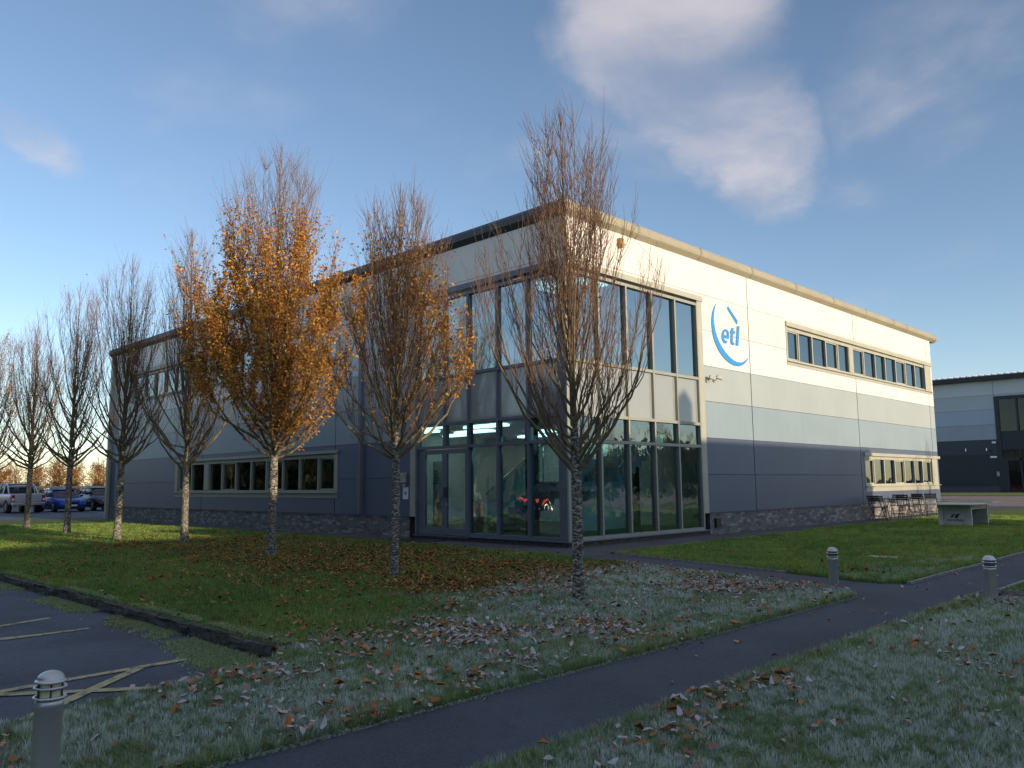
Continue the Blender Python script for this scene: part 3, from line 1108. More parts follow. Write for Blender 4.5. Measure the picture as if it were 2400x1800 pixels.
mb = MB(); mb.prism(LOGO['stroke'], pl, .004, .022)
logo = fixnormals(mb.build('logo', 'logo_blue', office))
inn = [LOGO['outer'][-1]] + LOGO['inner'] + [LOGO['outer'][0]]
mb = MB(); strip(mb, LOGO['outer'], inn[::-1], 'R', .004, .022)
fixnormals(mb.build('swoosh', 'logo_blue', logo))
for ch in 'tl':
    mb = MB(); mb.prism(LOGO[ch], pl, .004, .022)
    fixnormals(mb.build('letter', 'logo_blue', logo))
mb = MB(); strip(mb, EO, EI, 'R', .004, .022)
mb.prism([(7.29, 5.858), (7.50, 5.858), (7.606, 5.835), (7.585, 5.775), (7.275, 5.775)], pl, .0045, .0215)
fixnormals(mb.build('letter', 'logo_blue', logo))

# ---- inside
mb = MB()
mb.box(.3, XE - .3, .3, YE - .3, 0.09, 0.12)
mb.build('ground_floor', 'interior_floor', office)
mb = MB()
mb.box(.3, XE - .3, 2.6, YE - .3, 3.12, 3.42)
mb.box(6.2, XE - .3, .3, 2.6, 3.12, 3.42)
mb.build('upper_floor', 'interior_white', office)
mb = MB()
mb.box(7.2, 7.32, .3, 8.9, 0.12, 3.12)
mb.box(.3, 7.2, 8.9, 9.02, 0.12, 3.12)
mb.box(2.9, 5.6, 2.32, 2.44, 0.12, 3.1)
mb.box(7.6, 7.72, .3, 12.0, 3.42, 7.9)
mb.box(.3, 7.6, 9.2, 9.32, 3.42, 7.9)
mb.box(7.7, XE - .3, 6.5, 6.62, 3.42, 7.9)
mb.box(7.7, XE - .3, 5.5, 5.62, .12, 3.1)
mb.box(5.0, 5.12, 9.3, YE - .3, .12, 3.1)
mb.box(5.6, 5.72, 9.3, YE - .3, 3.42, 7.9)
mb.build('partition', 'interior_white', office)
mb = MB()
mb.box(.9, 1.15, 2.0, 2.25, .12, 7.9)
mb.box(5.75, 5.98, 2.3, 2.52, .12, 7.9)
mb.build('column', 'interior_dark', office)
stair = MB()
n1_, n2_ = 8, 9
for i in range(n1_):
    z = .12 + (i + 1) * .172
    y1 = 4.55 - i * .27
    stair.box(1.75, 2.75, y1 - .30, y1, z - .172 - (.12 if i else 0), z)
zl = .12 + n1_ * .172
stair.box(1.75, 3.35, 1.15, 2.39, zl - .25, zl)
for i in range(n2_):
    z = zl + (i + 1) * .178
    x1 = 3.35 + i * .28
    stair.box(x1, x1 + .31, 1.15, 2.25, z - .178 - .14, z)
staircase = stair.build('staircase', 'concrete', office)
rl = MB()
rl.bar((1.70, 4.6, 1.15), (1.70, 2.4, 2.50), .025)
rl.bar((1.70, 2.4, 2.50), (1.70, 1.12, 2.50), .025)
rl.bar((1.70, 1.12, 2.50), (3.35, 1.12, 2.50), .025)
rl.bar((3.35, 1.12, 2.50), (5.9, 1.12, 4.1), .025)
for (x, y_, a, b) in ((1.70, 4.5, .3, 1.2), (1.70, 3.4, .95, 1.9), (1.7, 2.35, 1.5, 2.5), (1.7, 1.12, 1.5, 2.5), (3.35, 1.12, 1.5, 2.5), (4.6, 1.12, 2.3, 3.3), (5.85, 1.12, 3.1, 4.1)):
    rl.bar((x, y_, a), (x, y_, b), .018)
for k in (.35, .65):
    rl.bar((1.70, 1.12, zl + k), (3.35, 1.12, zl + k), .012)
    rl.bar((3.35, 1.12, zl + k), (5.9, 1.12, zl + k + 1.6), .012)
rl.build('handrail', 'steel', staircase)
gp = MB()
gp.add([(1.69, 4.5, .35), (1.69, 2.45, 1.6), (1.69, 2.45, 2.4), (1.69, 4.5, 1.15)], [(0, 1, 2, 3)])
gp.build('balustrade_glass', 'glass_lobby', staircase)
for x, y_, L in ((1.2, 4.2, 1.6), (2.6, 6.2, 1.6), (4.2, 4.6, 1.6), (1.4, 7.4, 1.6), (5.8, 6.5, 1.6), (3.4, 7.9, 1.2), (0.36, 5.5, 1.0)):  # extra strips added to brighten the lobby, the last one for the banner
    mb = MB(); mb.box(x, x + .30, y_ - L / 2, y_ + L / 2, 3.04, 3.10)
    mb.build('ceiling_or_fill_light', 'lamp_panel', office)
for x, y_ in ((5.4, 3.6), (2.6, 4.6), (5.0, 1.8), (2.2, 6.0), (5.0, 5.0)):
    mb = MB(); mb.box(x - .6, x + .6, y_ - .25, y_ + .25, 7.78, 7.84)
    mb.build('ceiling_or_fill_light', 'lamp_panel', office)
mb = MB(); mb.bar((4.6, 3.2, 2.05), (4.6, 3.2, 3.0), .025, 8)
mb.build('pendant_light', 'lamp_panel', office)

# a few things seen through the glass
ban = thing('banner_stand', 'white banner with grey lettering inside the left door leaf', 'banner', (0.9, 5.75, 0.12))
mb = MB(); mb.box(-.01, .01, -.22, .22, 0.06, 2.0)
mb.build('banner_sheet', 'white_plastic', ban)
mb = MB(); mb.box(-.09, .09, -.25, .25, 0, .06)
mb.build('banner_foot', 'grey_plastic', ban)


def text_mesh(name, s, size, m, parent, bold=0.0, shear=0.0, depth=0.002):
    cu = bpy.data.curves.new(name, 'FONT')
    cu.body = s
    cu.size = size
    cu.extrude = depth
    cu.offset = bold
    cu.shear = shear
    cu.align_x = 'CENTER'
    ob = bpy.data.objects.new(name, cu)
    COL.objects.link(ob)
    dg = bpy.context.evaluated_depsgraph_get()
    me = bpy.data.meshes.new_from_object(ob.evaluated_get(dg))
    bpy.data.objects.remove(ob)
    me.materials.clear()
    me.materials.append(MATS[m])
    return link(name, me, parent)


tx = text_mesh('lettering', 'ion', 0.34, 'grey_plastic', ban, 0.004)
tx.rotation_euler = Matrix(((0, 0, -1), (0, -1, 0), (-1, 0, 0))).to_euler()
tx.matrix_local = Matrix(((0, 0, -1, -0.014), (0, 1, 0, 0), (1, 0, 0, 1.55), (0, 0, 0, 1))) @ Matrix.Rotation(0, 4, 'Z')
for k, (x, y_) in enumerate(((1.4, 4.9), (1.4, 4.55))):
    ex = thing('potted_plant', ('dark red potted plant inside the door, nearer the door edge', 'dark red potted plant inside the door, nearer the middle mullion')[k], 'plant', (x, y_, .12), group='potted plants inside the entrance')
    mb = MB(); mb.lathe([(0, 0), (.11, 0), (.14, .42), (.12, .42), (0, .40)], n=14)
    mb.build('pot', 'tan_brick', ex)
    mb = MB()
    for i in range(26):
        a, r, h = random.uniform(0, 6.3), random.uniform(.03, .17), random.uniform(.15, .45)
        c = Vector((r * math.cos(a), r * math.sin(a), .4 + h))
        mb.bar((0, 0, .4), c, .006, 3)
        mb.add([c + Vector((.07, 0, -.03)), c + Vector((0, .05, .05)), c + Vector((-.07, 0, .02)), c + Vector((0, -.05, -.04))], [(0, 1, 2, 3)])
    mb.build('foliage', 'red_light', ex)
for k, (y_, lab) in enumerate(((15.6, 'red rounded chair back behind the left ground floor window, farther one'), (14.1, 'red rounded chair back behind the left ground floor window, nearer one'))):
    ch = thing('tub_chair', lab, 'chair', (0.56, y_, .12), group='red chairs inside the left window')
    mb = MB()
    A = [(-.38 * math.cos(a), .42 * math.sin(a)) for a in np.linspace(-1.7, 1.7, 12)]
    for i in range(11):
        (x0, y0), (x1, y1) = A[i], A[i + 1]
        mb.add([(x0, y0, .35), (x1, y1, .35), (x1, y1, 1.62), (x0, y0, 1.62), (x0 * .85, y0 * .85, .35), (x1 * .85, y1 * .85, .35), (x1 * .85, y1 * .85, 1.62), (x0 * .85, y0 * .85, 1.62)],
               [(0, 1, 2, 3), (7, 6, 5, 4), (3, 2, 6, 7)])
    fixnormals(mb.build('backrest', 'red_plastic', ch))
    mb = MB(); mb.lathe([(0, .35), (.34, .35), (.36, .45), (.3, .5), (0, .5)], n=16)
    mb.build('seat', 'red_plastic', ch)
    mb = MB(); mb.bar((0, 0, 0), (0, 0, .35), .05, 8)
    mb.build('leg', 'steel', ch)
for k, (x, h) in enumerate(((13.15, .22), (13.95, .13), (15.0, .12))):
    mb = MB()
    if k == 0:
        mb.lathe([(0, 0), (.03, 0), (.035, .1), (.012, .15), (.012, h), (0, h)], n=10)
    else:
        mb.box(-.07 * k, .07 * k, -.04, .04, 0, h)
    o = mb.build(('bottle', 'box', 'paper_tray')[k], 'white_plastic')
    o.location = (x, 0.24, 5.525)
    tag(o, ('slim white bottle standing on the upper window sill inside', 'small white box on the upper window sill beside the bottle', 'wide white tray on the upper window sill behind the fourth pane')[k], ('bottle', 'box', 'tray')[k])

mat_ = MB(); mat_.box(-1.35, -0.12, 4.2, 5.6, -0.029, -0.012)
mat_ = tag(mat_.build('door_mat', 'black_plastic'), 'black door mat on the paving before the glazed entrance doors', 'mat')

# ------------------------------------------------------------------ trees


class Acc:
    def __init__(self):
        self.V, self.F, self.n = [], [], 0

    def tube(self, P, R, sides):
        P = np.asarray(P, float)
        R = np.asarray(R, float)
        n = len(P)
        T = np.gradient(P, axis=0)
        T /= np.linalg.norm(T, axis=1, keepdims=True) + 1e-9
        ref = np.array([1.0, 0.13, 0.0]) if abs(T[0, 2]) > 0.6 else np.array([0, 0, 1.0])
        Uv = np.cross(T, ref)
        Uv /= np.linalg.norm(Uv, axis=1, keepdims=True) + 1e-9
        Wv = np.cross(T, Uv)
        a = np.arange(sides) * 2 * math.pi / sides
        V = P[:, None, :] + (Uv[:, None, :] * np.cos(a)[None, :, None] + Wv[:, None, :] * np.sin(a)[None, :, None]) * R[:, None, None]
        i = np.arange(n - 1)[:, None] * sides
        k = np.arange(sides)[None, :]
        k2 = (k + 1) % sides
        F = np.stack([i + k, i + k2, i + sides + k2, i + sides + k], -1).reshape(-1, 4) + self.n
        self.V.append(V.reshape(-1, 3))
        self.F.append(F)
        self.n += n * sides

    def get(self):
        return np.concatenate(self.V), np.concatenate(self.F)


def leaf_cards(P, size, cols, r, droop=0.5):
    """two-faced folded leaves, each with its own turn"""
    n = len(P)
    a = r.uniform(0, 2 * math.pi, n)
    el = r.normal(-droop, 0.5, n)
    d = np.stack([np.cos(a) * np.cos(el), np.sin(a) * np.cos(el), np.sin(el)], -1)
    s = np.cross(d, r.normal(0, 1, (n, 3)))
    s /= np.linalg.norm(s, axis=1, keepdims=True)
    nn = np.cross(d, s)
    L = (size * r.uniform(.65, 1.25, n))[:, None]
    base = P
    mid = P + d * L * .5 + nn * L * .05
    tip = P + d * L + nn * L * r.uniform(-.18, .1, n)[:, None]
    l = mid + s * L * .27 + nn * L * .12
    q = mid - s * L * .27 + nn * L * .12
    V = np.stack([base, l, tip, mid, q], 1).reshape(-1, 3)
    i = np.arange(n)[:, None] * 5
    F = np.concatenate([i + np.array([[0, 3, 1]]), i + np.array([[3, 2, 1]]), i + np.array([[0, 4, 3]]), i + np.array([[3, 4, 2]])], 0)
    C = np.repeat(cols, 5, axis=0)
    return V, F, C


def grow_tree(seed, H, hb, Rl, Rr, r0, nl=34, nsec=12, nter=5, top=1.0, fr=1.0, sweep=0.0):
    """ascending vase crown; Rl/Rr = crown radius towards image left/right"""
    r = np.random.default_rng(seed)
    tr, limb, twig = Acc(), Acc(), Acc()
    k = np.linspace(0, 1, 22)
    lean_ = r.normal(0, .16, 2)
    wob = np.cumsum(r.normal(0, .006, (22, 2)), 0) * (H / 8)
    wob -= wob[0]
    wob += lean_[None] * (k[:, None] ** 1.3)
    tp = np.stack([wob[:, 0], wob[:, 1], k * H], -1)
    rr = np.interp(k * H, [0, .12, hb, hb + .6, .55 * H, .8 * H, H], [r0 * 1.28, r0, r0 * .86, r0 * .66, r0 * .32, r0 * .13, .003])
    cut_ = np.searchsorted(k * H, hb + .35)
    tr.tube(tp[:cut_ + 1], rr[:cut_ + 1], 12)
    limb.tube(tp[cut_:], rr[cut_:], 7)
    rightdir = np.array([0.70, -0.71])
    pts = []
    for i in range(nl):
        f = (i + r.uniform(0, .8)) / nl
        h0 = hb - .10 + (0.58 * H - hb) * f ** 1.45
        az = i * 2.39996 + r.normal(0, .25)
        dr = np.array([math.cos(az), math.sin(az)])
        side = dr @ rightdir
        Rm = (Rr if side > 0 else Rl) * abs(side) + .5 * (Rl + Rr) * (1 - abs(side))
        reach = Rm * (1.30 - 1.10 * f) * r.uniform(.62, 1.06)
        low = f < .36 and r.random() < .55
        htip = H * (0.52 + .45 * f) * r.uniform(.82, 1.10) if not low else hb + (H - hb) * r.uniform(.12, .42)
        htip = min(max(htip, h0 + .6), H * (.76 + .225 * f))
        s = np.linspace(0, 1, 12)
        c = r.uniform(.8, 1.9) if not low else r.uniform(.6, 1.1)
        out = reach * (1 - np.exp(-c * s)) / (1 - math.exp(-c))
        x0 = np.interp(h0, tp[:, 2], tp[:, 0]); y0 = np.interp(h0, tp[:, 2], tp[:, 1])
        w = np.cumsum(r.normal(0, .022, (12, 3)), 0)
        w -= w[0]
        zc = h0 + (htip - h0) * s ** r.uniform(.98, 1.2)
        env = Rm * r.uniform(.86, 1.10) * np.interp((zc - hb) / (H - hb), [-.05, 0, .12, .28, .42, .58, .75, .9, 1.02], [.10, .22, .66, .98, 1.02, .86, .55, .24, .05])
        out = np.where(out > env * .7, env * .7 + (env * .3) * np.tanh((out - env * .7) / (env * .3 + 1e-6)), out)
        P = np.stack([x0 + dr[0] * out, y0 + dr[1] * out, zc], -1) + w * (H / 7)
        rb = np.interp(h0, tp[:, 2], rr) * r.uniform(.28, .46) + .003
        limb.tube(P, np.interp(s, [0, .6, 1], [rb, rb * .42, .0035]), 6)
        L = htip - h0
        pts.append(P[2:])
        ns = max(4, int(nsec * (L / (H * .5))))
        for j in range(ns):
            q = r.uniform(.10, .97)
            b = np.array([np.interp(q, s, P[:, a]) for a in range(3)])
            a2 = az + r.normal(0, 1.15)
            l2 = (H * r.uniform(.09, .25)) * (1.2 - .7 * q)
            l2 = min(l2, max(.12, H * (.99 - .16 * min(1, math.hypot(b[0], b[1]))) - b[2]))
            m = 6
            u = np.linspace(0, 1, m)
            o2 = l2 * r.uniform(.14, .42) * (1 - np.exp(-2.2 * u))
            P2 = b + np.stack([np.cos(a2) * o2, np.sin(a2) * o2, l2 * (u ** 1.1) * (1 if not low else r.uniform(.3, 1))], -1) + np.cumsum(r.normal(0, .010, (m, 3)), 0)
            P2 -= (P2[0] - b)
            r2 = max(.0030, min(.0085, np.interp(q, [0, 1], [rb * .36, .004])))
            twig.tube(P2, np.linspace(r2, .0019, m), 3)
            pts.append(P2)
            for g in range(r.integers(max(1, nter - 2), nter + 2)):
                q3 = r.uniform(.1, .95)
                b3 = np.array([np.interp(q3, u, P2[:, a]) for a in range(3)])
                a3 = a2 + r.normal(0, 1.3)
                l3 = H * r.uniform(.028, .095)
                u3 = np.linspace(0, 1, 4)
                o3 = l3 * r.uniform(.15, .5) * u3 ** .8
                P3_ = b3 + np.stack([np.cos(a3) * o3, np.sin(a3) * o3, l3 * u3 * r.uniform(.5, 1.0)], -1) + r.normal(0, .006, (4, 3)) * u3[:, None]
                twig.tube(P3_, np.linspace(.0031, .0016, 4), 3)
                pts.append(P3_)
    # short shoots near the leader
    for j in range(int(nl * 1.6)):
        h0 = r.uniform(.5, .97) * H
        b = np.array([np.interp(h0, tp[:, 2], tp[:, a]) for a in range(3)])
        a3 = r.uniform(0, 6.28)
        l3 = min(H * r.uniform(.04, .13) * (1.2 - h0 / H * .5), H * 1.0 - h0)
        u3 = np.linspace(0, 1, 6)
        o3 = l3 * r.uniform(.2, .4) * u3 ** .7
        P3_ = b + np.stack([np.cos(a3) * o3, np.sin(a3) * o3, l3 * u3], -1)
        twig.tube(P3_, np.linspace(.006, .0022, 6), 3)
        pts.append(P3_)
    return tr, limb, twig, pts


LEAFC = np.array([(.68, .33, .050), (.58, .25, .040), (.74, .42, .075), (.42, .16, .035), (.50, .31, .06), (.32, .12, .04)])


def place_tree(label, loc, seed, H, hb, Rl, Rr, r0, leaves, leafsel, lsize=.075, group='hornbeam trees in a row on the lawn', **kw):
    t = thing('hornbeam_tree', label, 'tree', loc, 0, group)
    tr, limb, twig, pts = grow_tree(seed, H, hb, Rl, Rr, r0, **kw)
    V, F = tr.get()
    V[:, 2] -= 0.03
    fast_mesh('trunk', V, F, 'bark_trunk', parent=t, smooth_=True)
    V, F = limb.get()
    V2, F2 = twig.get()
    mi = np.concatenate([np.zeros(len(F)), np.ones(len(F2))])
    fast_mesh('crown', np.concatenate([V, V2]), np.concatenate([F, F2 + len(V)]), ['bark_limb', 'bark_twig'], parent=t, smooth_=True, mi=mi)
    if leaves:
        r = np.random.default_rng(seed + 5)
        A = np.concatenate(pts)
        w = np.clip(leafsel(A, H), 0, None)
        clump = 0.7 + 1.1 * sstep(fbm(A[:, 0] * .7 - A[:, 1] * .7, A[:, 2], 1.6, 3, seed), .42, .62)
        w = w * clump
        w /= w.sum()
        idx = r.choice(len(A), leaves, p=w)
        P = A[idx] + r.normal(0, .035, (leaves, 3))
        tone = np.clip(fbm(P[:, 0] * .7 - P[:, 1] * .7, P[:, 2], .9, 3, seed + 3) + r.normal(0, .16, leaves), 0, .999)
        c = LEAFC[(tone * 6).astype(int)] * r.uniform(.8, 1.2, (leaves, 1))
        gr = r.random(leaves) < .045
        c[gr] = (.24, .23, .04)
        V, F, C = leaf_cards(P, lsize, c, r)
        o = fast_mesh('foliage', V, F, 'leaf_tree', C, t)
        o['kind'] = 'stuff'
    return t


def sel_full(A, H):
    z = A[:, 2] / H
    rad = np.hypot(A[:, 0], A[:, 1])
    return (1 - sstep(z, .58, .86)) * (.45 + rad) * (1 + .8 * sstep(.55 - z, .0, .3))


def sel_mid(A, H):
    z = A[:, 2] / H
    s = A[:, 0] * .70 - A[:, 1] * .71
    return np.exp(-((z - .60) / .14) ** 2) * (.25 + sstep(s, .1, .8)) + np.exp(-((z - .52) / .2) ** 2) * sstep(-s, .2, .9) * .9 + .22 * (z < .88)


def sel_any(A, H):
    return np.ones(len(A))


def sel_top(A, H):
    return sstep(A[:, 2] / H, .3, .6) + .02


TREES = [
    ('bare hornbeam nearest the camera, in front of the glazed corner', (-6.43, -5.67, 0), 11, 6.55, 1.62, 1.30, 1.15, .074, 50, sel_any, dict(nl=42, nsec=16, nter=6)),
    ('half bare hornbeam with copper leaf clumps before the entrance doors', (-6.23, -1.61, 0), 23, 6.64, 1.95, 1.35, 1.45, .072, 4600, sel_mid, dict(nl=46, nsec=18, nter=6)),
    ('hornbeam still covered in orange leaves, fullest of the row', (-5.59, 3.51, 0), 31, 9.12, 2.12, 2.15, 1.65, .098, 42000, sel_full, dict(nl=50, nsec=18, nter=6)),
    ('bare dark hornbeam just left of the orange one', (-5.13, 8.86, 0), 47, 8.5, 2.0, 1.55, 1.35, .098, 260, sel_any, dict(nl=44, nsec=16, nter=5)),
    ('bare hornbeam whose lit trunk stands before the far wall end', (-5.81, 11.68, 0), 53, 8.23, 2.15, 1.7, 1.4, .10, 160, sel_any, dict(nl=44, nsec=16, nter=5)),
    ('bare hornbeam in front of the blue car', (-5.66, 16.49, 0), 61, 8.31, 2.2, 1.6, 1.45, .098, 90, sel_any, dict(nl=42, nsec=16, nter=5)),
    ('bare hornbeam in front of the pickup truck', (-5.32, 22.29, 0), 71, 8.16, 2.25, 1.85, 1.65, .105, 160, sel_any, dict(nl=42, nsec=16, nter=5)),
    ('brownish hornbeam cut off by the left edge of the photo', (-5.25, 27.9, 0), 83, 8.4, 2.3, 1.5, 1.5, .10, 2600, sel_top, dict(nl=40, nsec=15, nter=5)),
]
for lab, loc, seed, H, hb, Rl, Rr, r0, nlv, sel, kw in TREES:
    place_tree(lab, loc, seed, H, hb, Rl, Rr, r0, nlv, sel, .070 if nlv > 5000 else .065, **kw)
# trees standing off to the right whose shadows fall on the right end of the wall
for k, (loc, H) in enumerate((((25.6, -15.0, 0), 6.4), ((24.4, -17.5, 0), 6.3))):
    place_tree(('bare hornbeam on the right lawn beyond the photo edge, farther one', 'bare hornbeam on the right lawn beyond the photo edge, nearer one')[k], loc, 91 + k, H, 1.9, 1.0, 1.0, .08, 0, None, nl=22, nsec=7, nter=3)

# ------------------------------------------------------------------ grass and leaves
def frostiness(x, y, w):
    edge = -1.6 + .25 * x
    d = edge - y + (fbm(x, y, .55, 4, 2) - .5) * 5.0
    f = sstep(d, 0.0, 2.4)
    f = f * (.26 + .45 * sstep(fbm(x, y, 1.3, 4, 9), .36, .62) + .75 * sstep(fbm(x, y, 6.5, 3, 14), .42, .62))
    f = np.where(w == 2, .35 * sstep(-y, 6.0, 8.0) * sstep(fbm(x, y, 1.3, 3, 5), .5, .65) * (x < 3), f)
    f = np.where(w == 4, .3 * f, f)
    # bare of frost right at the path edges
    pe = np.minimum(np.abs(y + 8.05), np.abs(y + 9.13))
    f = f * (0.35 + .65 * sstep(pe + .25 * (fbm(x, y, 2.5, 2, 4) - .5), .05, .32))
    return np.clip(f, 0, 1)


NB = 1400000
rr_ = 1.6 * (38 / 1.6) ** rng.random(NB)          # log-spread radii, then thinned
az_ = rng.uniform(math.radians(-6), math.radians(98), NB)
dens = np.where(rr_ < 6, 9000.0, 9000.0 * (6 / rr_) ** 1.75)
area_w = rr_ ** 2 * math.radians(104) * math.log(38 / 1.6) / NB     # ground each sample stands for
keep = rng.random(NB) < np.clip(dens * area_w, 0, 1)
mult = np.clip(dens * area_w, 1, 6)
rr_, az_ = rr_[keep], az_[keep]
# the outer rings need more than one blade per sample
extra = []
reps = np.floor(mult[keep] + rng.random(keep.sum())).astype(int)
rr_ = np.repeat(rr_, reps) + rng.normal(0, .15, reps.sum())
az_ = np.repeat(az_, reps) + rng.normal(0, .006, reps.sum())
bx = CAM.x + rr_ * np.cos(az_)
by = CAM.y + rr_ * np.sin(az_)
w_ = which(bx, by)
ok = w_ > 0
bx, by, rr_, w_ = bx[ok], by[ok], rr_[ok], w_[ok]
nb = len(bx)
fr_ = frostiness(bx, by, w_)
tall = (.010 + .012 * rng.random(nb)) * (.7 + .9 * fbm(bx, by, 1.1, 3, 6)) * np.interp(rr_, [8, 15], [1.1, 1.9]) * np.where(by > 9.5, 1.25, 1)  # blades past the shadow edge made taller to catch more sun
pe = np.minimum(np.abs(by + 8.05), np.abs(by + 9.13))
tall *= np.where(pe < .14, 1.45, 1)
wid = .0029 * np.maximum(1, rr_ / 5.5) ** .95 * rng.uniform(.7, 1.4, nb) * np.interp(rr_, [8, 15], [1, 1.4])
ta = rng.uniform(0, 2 * math.pi, nb)
lean = tall * rng.uniform(.4, 1.7, nb) * np.interp(rr_, [8, 15], [1, .5])
tx_, ty_ = np.cos(ta), np.sin(ta)
# blades gather into tufts
cs = .045 * np.maximum(1, rr_ / 7)
cix, ciy = np.floor(bx / cs), np.floor(by / cs)
hsh = lambda a, b, q: np.modf(np.abs(np.sin(a * 12.9898 + b * 78.233 + q) * 43758.5453))[0]
ccx, ccy = (cix + .15 + .7 * hsh(cix, ciy, 0)) * cs, (ciy + .15 + .7 * hsh(cix, ciy, 2.7)) * cs
pull = np.interp(rr_, [9, 16], [.42, .1])
ox, oy = bx - ccx, by - ccy
bx2, by2 = bx - ox * pull, by - oy * pull
ok2 = which(bx2, by2) == w_
bx, by = np.where(ok2, bx2, bx), np.where(ok2, by2, by)
tuft = hsh(cix, ciy, 5.1)
tall *= .55 + .9 * tuft
ol = np.hypot(ox, oy) + 1e-6
tx_, ty_ = tx_ + 1.3 * ox / ol, ty_ + 1.3 * oy / ol
tn = np.hypot(tx_, ty_) + 1e-6
tx_, ty_ = tx_ / tn, ty_ / tn
lean = lean * (1.25 - .3 * tuft)
V = np.empty((nb, 3, 3))
V[:, 0] = np.stack([bx - ty_ * wid, by + tx_ * wid, np.full(nb, -.022)], -1)
V[:, 1] = np.stack([bx + ty_ * wid, by - tx_ * wid, np.full(nb, -.022)], -1)
V[:, 2] = np.stack([bx + tx_ * lean, by + ty_ * lean, tall], -1)
g0 = np.array([.115, .255, .062]); g1 = np.array([.31, .42, .095]); g2 = np.array([.42, .36, .13])
k = np.clip(fbm(bx, by, .8, 4, 12) * 1.4 - .25 + rng.normal(0, .18, nb), 0, 1)[:, None]
gc = g0 * (1 - k) + g1 * k
st = (rng.random(nb) < .08 + .10 * fbm(bx, by, .5, 2, 3))[:, None]
gc = np.where(st, g2, gc) * (.72 + .5 * tuft)[:, None]
gc = gc * np.where((w_ == 2) | (by > 9.5), 1.12, 1.0)[:, None]  # right lawn and sunlit far lawn: brighter light put into the blade colour
ff = np.clip(fr_ * rng.uniform(.35, 1.25, nb) * (.15 + 1.6 * tuft ** 1.3), 0, 1)[:, None]
tipc = gc * (1 - ff) + np.array([.86, .93, .91]) * ff
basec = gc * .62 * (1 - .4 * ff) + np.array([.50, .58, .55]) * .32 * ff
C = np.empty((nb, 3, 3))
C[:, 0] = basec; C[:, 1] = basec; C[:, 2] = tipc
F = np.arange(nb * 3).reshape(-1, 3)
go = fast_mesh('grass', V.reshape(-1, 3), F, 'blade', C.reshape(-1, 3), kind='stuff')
tag(go, 'short lawn grass, frosted white in the near part', 'grass')
print('blades', nb)

# fallen leaves
NL = 240000
lr = 1.8 * (30 / 1.8) ** rng.random(NL)
la = rng.uniform(math.radians(-4), math.radians(96), NL)
lx, ly = CAM.x + lr * np.cos(la), CAM.y + lr * np.sin(la)
lw = which(lx, ly)


def ell(x, y, cx, cy, rx, ry):
    return np.exp(-(((x - cx) / rx) ** 2 + ((y - cy) / ry) ** 2))


patch = sstep(fbm(lx, ly, 1.1, 4, 21), .40, .66)
dd = 26 * patch ** 1.5 + 5
dd = dd + 560 * ell(lx, ly, -5.5, .9, 1.9, 2.8) * (.4 + patch) + 380 * ell(lx, ly, -4.9, 5.5, 2.0, 3.4) * (.3 + patch)
dd = dd + 260 * ell(lx, ly, -5.6, -3.4, 2.0, 1.5) * (.15 + 1.5 * patch) + 190 * ell(lx, ly, -4.2, -6.7, 1.3, 1.4) * (.15 + 1.4 * patch)
dd = dd + 120 * ell(lx, ly, -6.6, -6.6, 2.6, 1.5) * (.1 + 1.4 * patch) + 130 * ell(lx, ly, -9.5, -6.8, 2.5, 1.4) * (.1 + 1.5 * patch)
dd = dd + 70 * np.exp(-((ly + 7.95) / .22) ** 2) * (lx > -12) * (lx < -2) * (.1 + 1.2 * patch)
dd = dd + 30 * np.exp(-((ly + 9.25) / .3) ** 2) * (.1 + 1.2 * patch)
dd = np.where(lw == 2, 6 * patch + 55 * np.exp(-((ly + 7.7) / .45) ** 2) * (lx < 1.2) * patch + 25 * ell(lx, ly, -1.4, -6.8, .6, 1.4), dd)
dd = np.where(lw == 3, 150 * patch ** 2.4 + 7, dd)
dd = np.where(lw == 4, 30 * patch, dd)
onpath = (lw == 0) & (ly > -9.13) & (ly < -8.05)
dd = np.where(lw == 0, 0, dd)
dd = np.where(onpath, 2.2 + 6 * np.exp(-((ly + 8.12) / .1) ** 2), dd)
dd = np.where((lw == 0) & (lx < KERB_X) & (lx > KERB_X - .45) & (ly > -5.5), 14 * patch, dd)
dd = np.where(ly > 14, dd * .4, dd)
aw = lr ** 2 * math.radians(100) * math.log(30 / 1.8) / NL
kp = rng.random(NL) < np.clip(dd * aw, 0, 1)
lx, ly, lr, lw, onp = lx[kp], ly[kp], lr[kp], lw[kp], onpath[kp]
nl_ = len(lx)
print('fallen leaves', nl_)
lf = .55 * frostiness(lx, ly, np.where(lw == 0, 1, lw)) + .5 * sstep(-1.6 + .25 * lx - ly, 0, 3) * (lw != 2)
lz = np.where(lw > 0, rng.uniform(.0, .022, nl_) + np.interp(lr, [7, 14], [0, .030]), np.where(lx < KERB_X, -.118, -.028))
zb_ = np.array([(.42, .15, .045), (.34, .105, .040), (.48, .22, .065), (.24, .085, .045), (.38, .23, .10)])
lc = zb_[rng.integers(0, 5, nl_)] * rng.uniform(.5, 1.15, (nl_, 1))
fk = np.clip(lf * rng.uniform(-.7, 1.35, nl_), 0, .75)[:, None]
lc = lc * (1 - fk) + np.array([.60, .60, .64]) * fk
size = .030 + .062 * rng.random(nl_) ** 1.3
size = np.where(lr > 9, size * .9, size)


